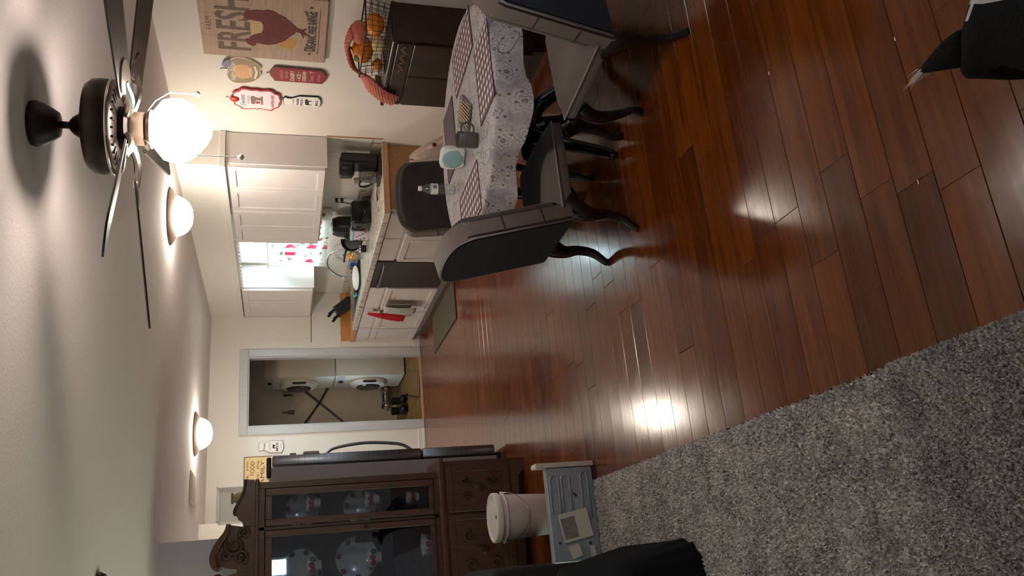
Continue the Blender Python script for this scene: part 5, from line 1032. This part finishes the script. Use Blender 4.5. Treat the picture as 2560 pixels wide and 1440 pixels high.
for k in range(17): a = PI*k/16; pts.append((bc[0]+.152*math.cos(a), bc[1]-.155*math.sin(a)*.98, .305-.13*math.sin(a)**1.0))
B().tube(pts, .0025, 6).build('wire_handle', 'steel', t); 
for s_ in (-1, 1): B().sphere((bc[0]+s_*.150, bc[1], .305), .012, (1, 1, 1), 10, 8).build('handle_ear', 'bucket_white', t, True)
# black throw over a low ottoman at the left picture edge
t = thing('ottoman', 'low black-covered ottoman at the left picture edge on the carpet', 'ottoman', (-.4, 3.75, 0))
def ott(u, v):
    # footprint is a rounded rectangle, sides lean inwards, a gathered hem on the carpet
    a = 2*PI*u; e = 7; ca, sa = math.cos(a), math.sin(a); sx, sy = (1 if ca > 0 else -1), (1 if sa > 0 else -1)
    ax_, ay_ = .47*abs(ca)**(2/e), .56*abs(sa)**(2/e); k = min(v/.8, 1.0); lean = 1-.13*k; hem = (1-k)*.004*math.sin(17*a)
    if v <= .8: return (-.375+sx*ax_*lean+sx*hem, 3.73+sy*(ay_*(1-.08*k)+hem), .012+.30*k)
    f = 1-(v-.8)/.2; return (-.375+sx*ax_*.87*f, 3.73+sy*ay_*.92*f, .312+.05*math.sin((1-f)*PI/2))
B().grid(120, 21, ott, True).build('cover', 'black_cloth', t, True)
for (xa, yb) in ((-.7, 3.3), (-.1, 3.3), (-.7, 4.15), (-.1, 4.15)): B().lathe([(.02, .013), (.026, .2)], (xa, yb, 0), 12).build('leg', 'black_lacquer', t, True)
t = thing('armchair', 'charcoal armchair at the left picture edge in front of the china cabinet', 'chair', (-.4, 5.0, 0))
B().box(-.75, -.12, 4.58, 5.35, .12, .42, .04, 3).build('seat', 'charcoal_sofa', t, 'auto'); 
for xa in (-.92, -.11): B().box(xa, xa+.17, 4.56, 5.42, .07, .56, .045, 3).build('armrest', 'charcoal_sofa', t, 'auto')
B().box(-.75, -.12, 5.22, 5.42, .12, .60, .05, 3).build('backrest', 'charcoal_sofa', t, 'auto')
for xa in (-.86, -.02):
    for ya in (4.64, 5.34): B().lathe([(.018, .001), (.024, .08)], (xa, ya, 0), 12).build('leg', 'black_lacquer', t, True)

# ================================================================ laundry room things
for k, (z0, lab) in enumerate(((.02, 'white front-loading washer at the bottom of the laundry stack'), (.955, 'white front-loading dryer on top of the laundry stack'))):
    t = thing('washing_machine' if k == 0 else 'clothes_dryer', lab, 'washer' if k == 0 else 'dryer', (3.1, 11.3, z0))
    B().box(2.77, 3.42, 10.95, 11.62, z0, z0+.925, .012, 2).build('body', 'washer_white', t, 'auto')
    dr_ = B().lathe([(.0, 0.0), (.25, 0.0), (.26, -.02), (.24, -.06), (.19, -.075), (0, -.075)], (2.77, 11.285, z0+.47), 36, 'X').build('door', 'washer_white', t, 'auto')
    B().lathe([(.0, -.076), (.165, -.076), (.15, -.095), (0, -.105)], (2.77, 11.285, z0+.47), 32, 'X').build('door_glass', 'washer_dark', dr_, 'auto'); B().box(2.70, 2.728, 11.03, 11.06, z0+.38, z0+.56, .006).build('latch', 'washer_dark', dr_)
    B().box(2.76, 2.772, 10.98, 11.60, z0+.80, z0+.90, .003).build('control_panel', 'trim_grey', t); B().lathe([(.03, 0), (.028, -.025), (0, -.027)], (2.76, 11.2, z0+.85), 18, 'X').build('dial', 'washer_dark', t, 'auto')
    if k == 0:
        for xx in (2.81, 3.38):
            for yy in (11.0, 11.57): B().lathe([(.02, -.021), (.02, .02)], (xx, yy, z0), 10).build('foot', 'washer_dark', t)
t = thing('drain_hose', 'grey diagonal hose crossing the laundry wall', 'hose', (2.6, 12.03, 1.0)); B().tube([(2.88, 12.03, 1.38), (2.6, 12.03, 1.06), (2.28, 12.03, .70)], .016, 8).build('tube', 'hose_grey', t, True); B().sphere((2.88, 12.032, 1.38), .022, (1, .7, 1), 10, 8).build('clamp', 'steel', t, True)
t = thing('supply_hose', 'black diagonal hose crossing the laundry wall', 'hose', (2.6, 11.99, 1.2)); B().tube(smooth_open([(2.95, 11.99, .95), (2.85, 11.99, 1.01), (2.65, 11.99, 1.12), (2.28, 11.99, 1.38)], 4), .013, 8).build('tube', 'hose_black', t, True); B().sphere((2.95, 11.99, .95), .02, (1, .7, 1), 10, 8).build('fitting', 'steel', t, True)
t = thing('vent_duct', 'crinkled silver dryer duct low on the laundry wall', 'duct', (2.68, 11.95, .12))
pts = smooth_open([(2.80, 12.02, .16), (2.78, 11.9, .17), (2.70, 11.88, .18), (2.60, 11.92, .17), (2.55, 12.02, .16)], 12); B().tube(pts, [.062+.006*(1 if i % 2 else -1) for i in range(len(pts))], 14).build('tube', 'chrome', t); B().lathe([(.075, 12.046), (.075, 12.03), (.06, 12.03)], (2.80, 0, .16), 18, 'Y', cap=False).build('flange', 'chrome', t)
for k, xx in enumerate((2.30, 2.44)):
    t = thing('boot', ('left' if k == 0 else 'right')+' black boot of the pair on the laundry floor', 'boot', (xx, 11.0, 0), group='black boots in the laundry doorway')
    q = B().box(xx-.05, xx+.05, 10.90, 11.17, .018, .10, .035, 3); q.build('foot', 'black_plastic', t, 'auto'); B().lathe([(.05, .08), (.054, .14), (.056, .2), (.045, .2)], (xx, 11.11, 0), 20, cap=False).build('shaft', 'black_plastic', t, 'auto'); B().box(xx-.052, xx+.052, 10.895, 11.175, -.0015, .02, .004).build('sole', 'black_gloss', t)
t = thing('door_mat', 'dark brown mat lying crooked on the laundry floor', 'mat', (2.55, 10.6, 0)); q = B().box(-.17, .17, -.45, .45, 0, .008, .003); q.xf(Matrix.Translation((2.48, 10.30, -.0015)) @ Matrix.Rotation(math.radians(-14), 4, 'Z')); q.build('pad', 'espresso', t); q = B().box(-.15, .15, -.43, .43, .008, .0095); q.xf(Matrix.Translation((2.48, 10.30, -.0015)) @ Matrix.Rotation(math.radians(-14), 4, 'Z')); q.build('pile', 'tile_wood', t)
t = thing('hanging_brush', 'brown brush hanging on the laundry wall', 'brush', (2.53, 12.03, 1.5)); B().box(2.50, 2.56, 12.02, 12.048, 1.47, 1.56, .006).build('head', 'hose_grey', t); B().box(2.52, 2.54, 12.03, 12.046, 1.56, 1.64, .004).build('handle', 'hose_grey', t)
t = thing('wall_hook', 'small dark hook high on the laundry wall', 'hook', (2.78, 12.04, 1.55)); B().box(2.77, 2.79, 12.035, 12.049, 1.50, 1.63, .003).build('plate', 'hose_black', t); B().tube([(2.78, 12.035, 1.53), (2.78, 12.01, 1.52), (2.78, 12.005, 1.545)], .005, 6).build('prong', 'hose_black', t)

# ================================================================ dog in the lower right corner, walking towards the camera
def skin(name, verts, edges, m_list, parent=None, split=None, sub=2, root=0):
    me = bpy.data.meshes.new(name); me.from_pydata([v[:3] for v in verts], edges, []); ob = bpy.data.objects.new(name, me); C.objects.link(ob)
    md = ob.modifiers.new('skin', 'SKIN')
    for i, v in enumerate(verts):
        sv = me.skin_vertices[0].data[i]; sv.radius = (v[3], v[4] if len(v) > 4 else v[3]); sv.use_root = (i == root)
    sb = ob.modifiers.new('sub', 'SUBSURF'); sb.levels = sub; sb.render_levels = sub
    bpy.context.view_layer.update()
    fin = bpy.data.meshes.new_from_object(ob.evaluated_get(bpy.context.evaluated_depsgraph_get())); bpy.data.objects.remove(ob); bpy.data.meshes.remove(me)
    fin.name = name; o = bpy.data.objects.new(name, fin); C.objects.link(o); fin.materials.clear()
    for m_ in m_list: fin.materials.append(M(m_))
    fin.polygons.foreach_set('use_smooth', [True]*len(fin.polygons))
    if split:
        for p in fin.polygons: p.material_index = split(p.center)
    if parent: o.parent = parent
    return o
DOG = (.868, .940); HD = math.atan2(-.80, -.60)      # heading
dog = thing('dog', 'black dog with white flank in the corner, only its rump and tail in view', 'dog', (DOG[0], DOG[1], 0), HD)
# local frame: +x forward along the dog, +y its left side
V = [(-.20, 0, .325, .082, .080), (-.10, 0, .335, .086, .088), (.03, 0, .325, .082, .095), (.15, 0, .330, .080, .10), (.23, 0, .37, .060, .075), (.31, 0, .43, .050, .055), (.37, 0, .46, .056, .056), (.44, 0, .44, .036, .034), (.49, 0, .43, .026, .022)]
E_ = [(i, i+1) for i in range(8)]
for s_ in (-1, 1):
    i0 = len(V); V += [(-.17, s_*.055, .27, .058, .05), (-.13, s_*.065, .19, .034), (-.20, s_*.066, .10, .018), (-.19, s_*.067, .03, .017), (-.155, s_*.067, .014, .019)]; E_ += [(0, i0), (i0, i0+1), (i0+1, i0+2), (i0+2, i0+3), (i0+3, i0+4)]
    i0 = len(V); V += [(.17, s_*.055, .25, .042), (.15, s_*.062, .16, .024), (.165, s_*.063, .08, .017), (.165, s_*.063, .03, .016), (.195, s_*.063, .014, .019)]; E_ += [(3, i0), (i0, i0+1), (i0+1, i0+2), (i0+2, i0+3), (i0+3, i0+4)]
bd = skin('body', V, E_, ['fur_black', 'fur_white'], dog, lambda c: 1 if (c.y > .036+.02*math.sin(c.x*18) and c.z < .41 and c.x > -.15) or c.z < .05 or (c.z < .25 and c.y > 0 and abs(c.x) < .14) else 0, 2, 2)
tl = skin('tail', [(-.12, -.03, .335, .050), (-.170, -.056, .35, .036), (-.208, -.080, .357, .018), (-.236, -.096, .36, .005)], [(0, 1), (1, 2), (2, 3)], ['fur_black'], dog, None, 2)
rr = random.Random(5); vs, fs = [], []
for k in range(90):
    s_ = rr.uniform(.45, 1); p = Vector((-.17, -.06, .36)).lerp(Vector((-.237, -.097, .36)), s_)+Vector((rr.gauss(0, .003), rr.gauss(0, .003), rr.gauss(0, .003)))
    dvec = Vector((-.055+rr.uniform(-.006, .012), -.036+rr.uniform(-.014, .006), -.006+rr.uniform(-.012, .008)))*rr.uniform(.3, 1.0)**.8; n_ = Vector((-dvec.y, dvec.x, 0)).normalized()*.0011
    i = len(vs); vs += [tuple(p-n_), tuple(p+n_), tuple(p+dvec)]; fs.append((i, i+1, i+2))
me = bpy.data.meshes.new('tail_hair'); me.from_pydata(vs, [], fs); me.materials.append(M('fur_white')); o = bpy.data.objects.new('tail_hair', me); C.objects.link(o); o.parent = tl; o['kind'] = 'stuff'
for s_ in (-1, 1):
    q = B().sphere((.395, s_*.052, .475), .007, (1, 1, 1), 12, 8); q.build('eye', 'dog_eye', dog, True, local=True)
    q = B().prism(smooth_closed([(0, 0), (.028, .012), (.022, .05), (.0, .07), (-.024, .045), (-.026, .012)], 2), lambda a, b_, d: (d, a, b_), -.005, .005); q.xf(Matrix.Translation((.345, s_*.036, .495)) @ Matrix.Rotation(s_*.5, 4, 'X')); q.build('ear', 'fur_black', dog, True, local=True)
q = B().sphere((.512, 0, .436), .013, (.8, 1.1, .8), 12, 8); q.build('nose', 'dog_nose', dog, True, local=True)
# crumbs on the boards
for k, (x, y_) in enumerate(((1.60, 2.12), (1.17, 1.47), (1.33, 1.56), (.91, 1.62))):
    o = B().box(x-.006, x+.006, y_-.0015, y_+.0015, .0003, .003).build('crumb', 'cream_print'); tag(o, 'tiny pale crumb lying on the bare hardwood', 'crumb', 'crumbs on the floor')
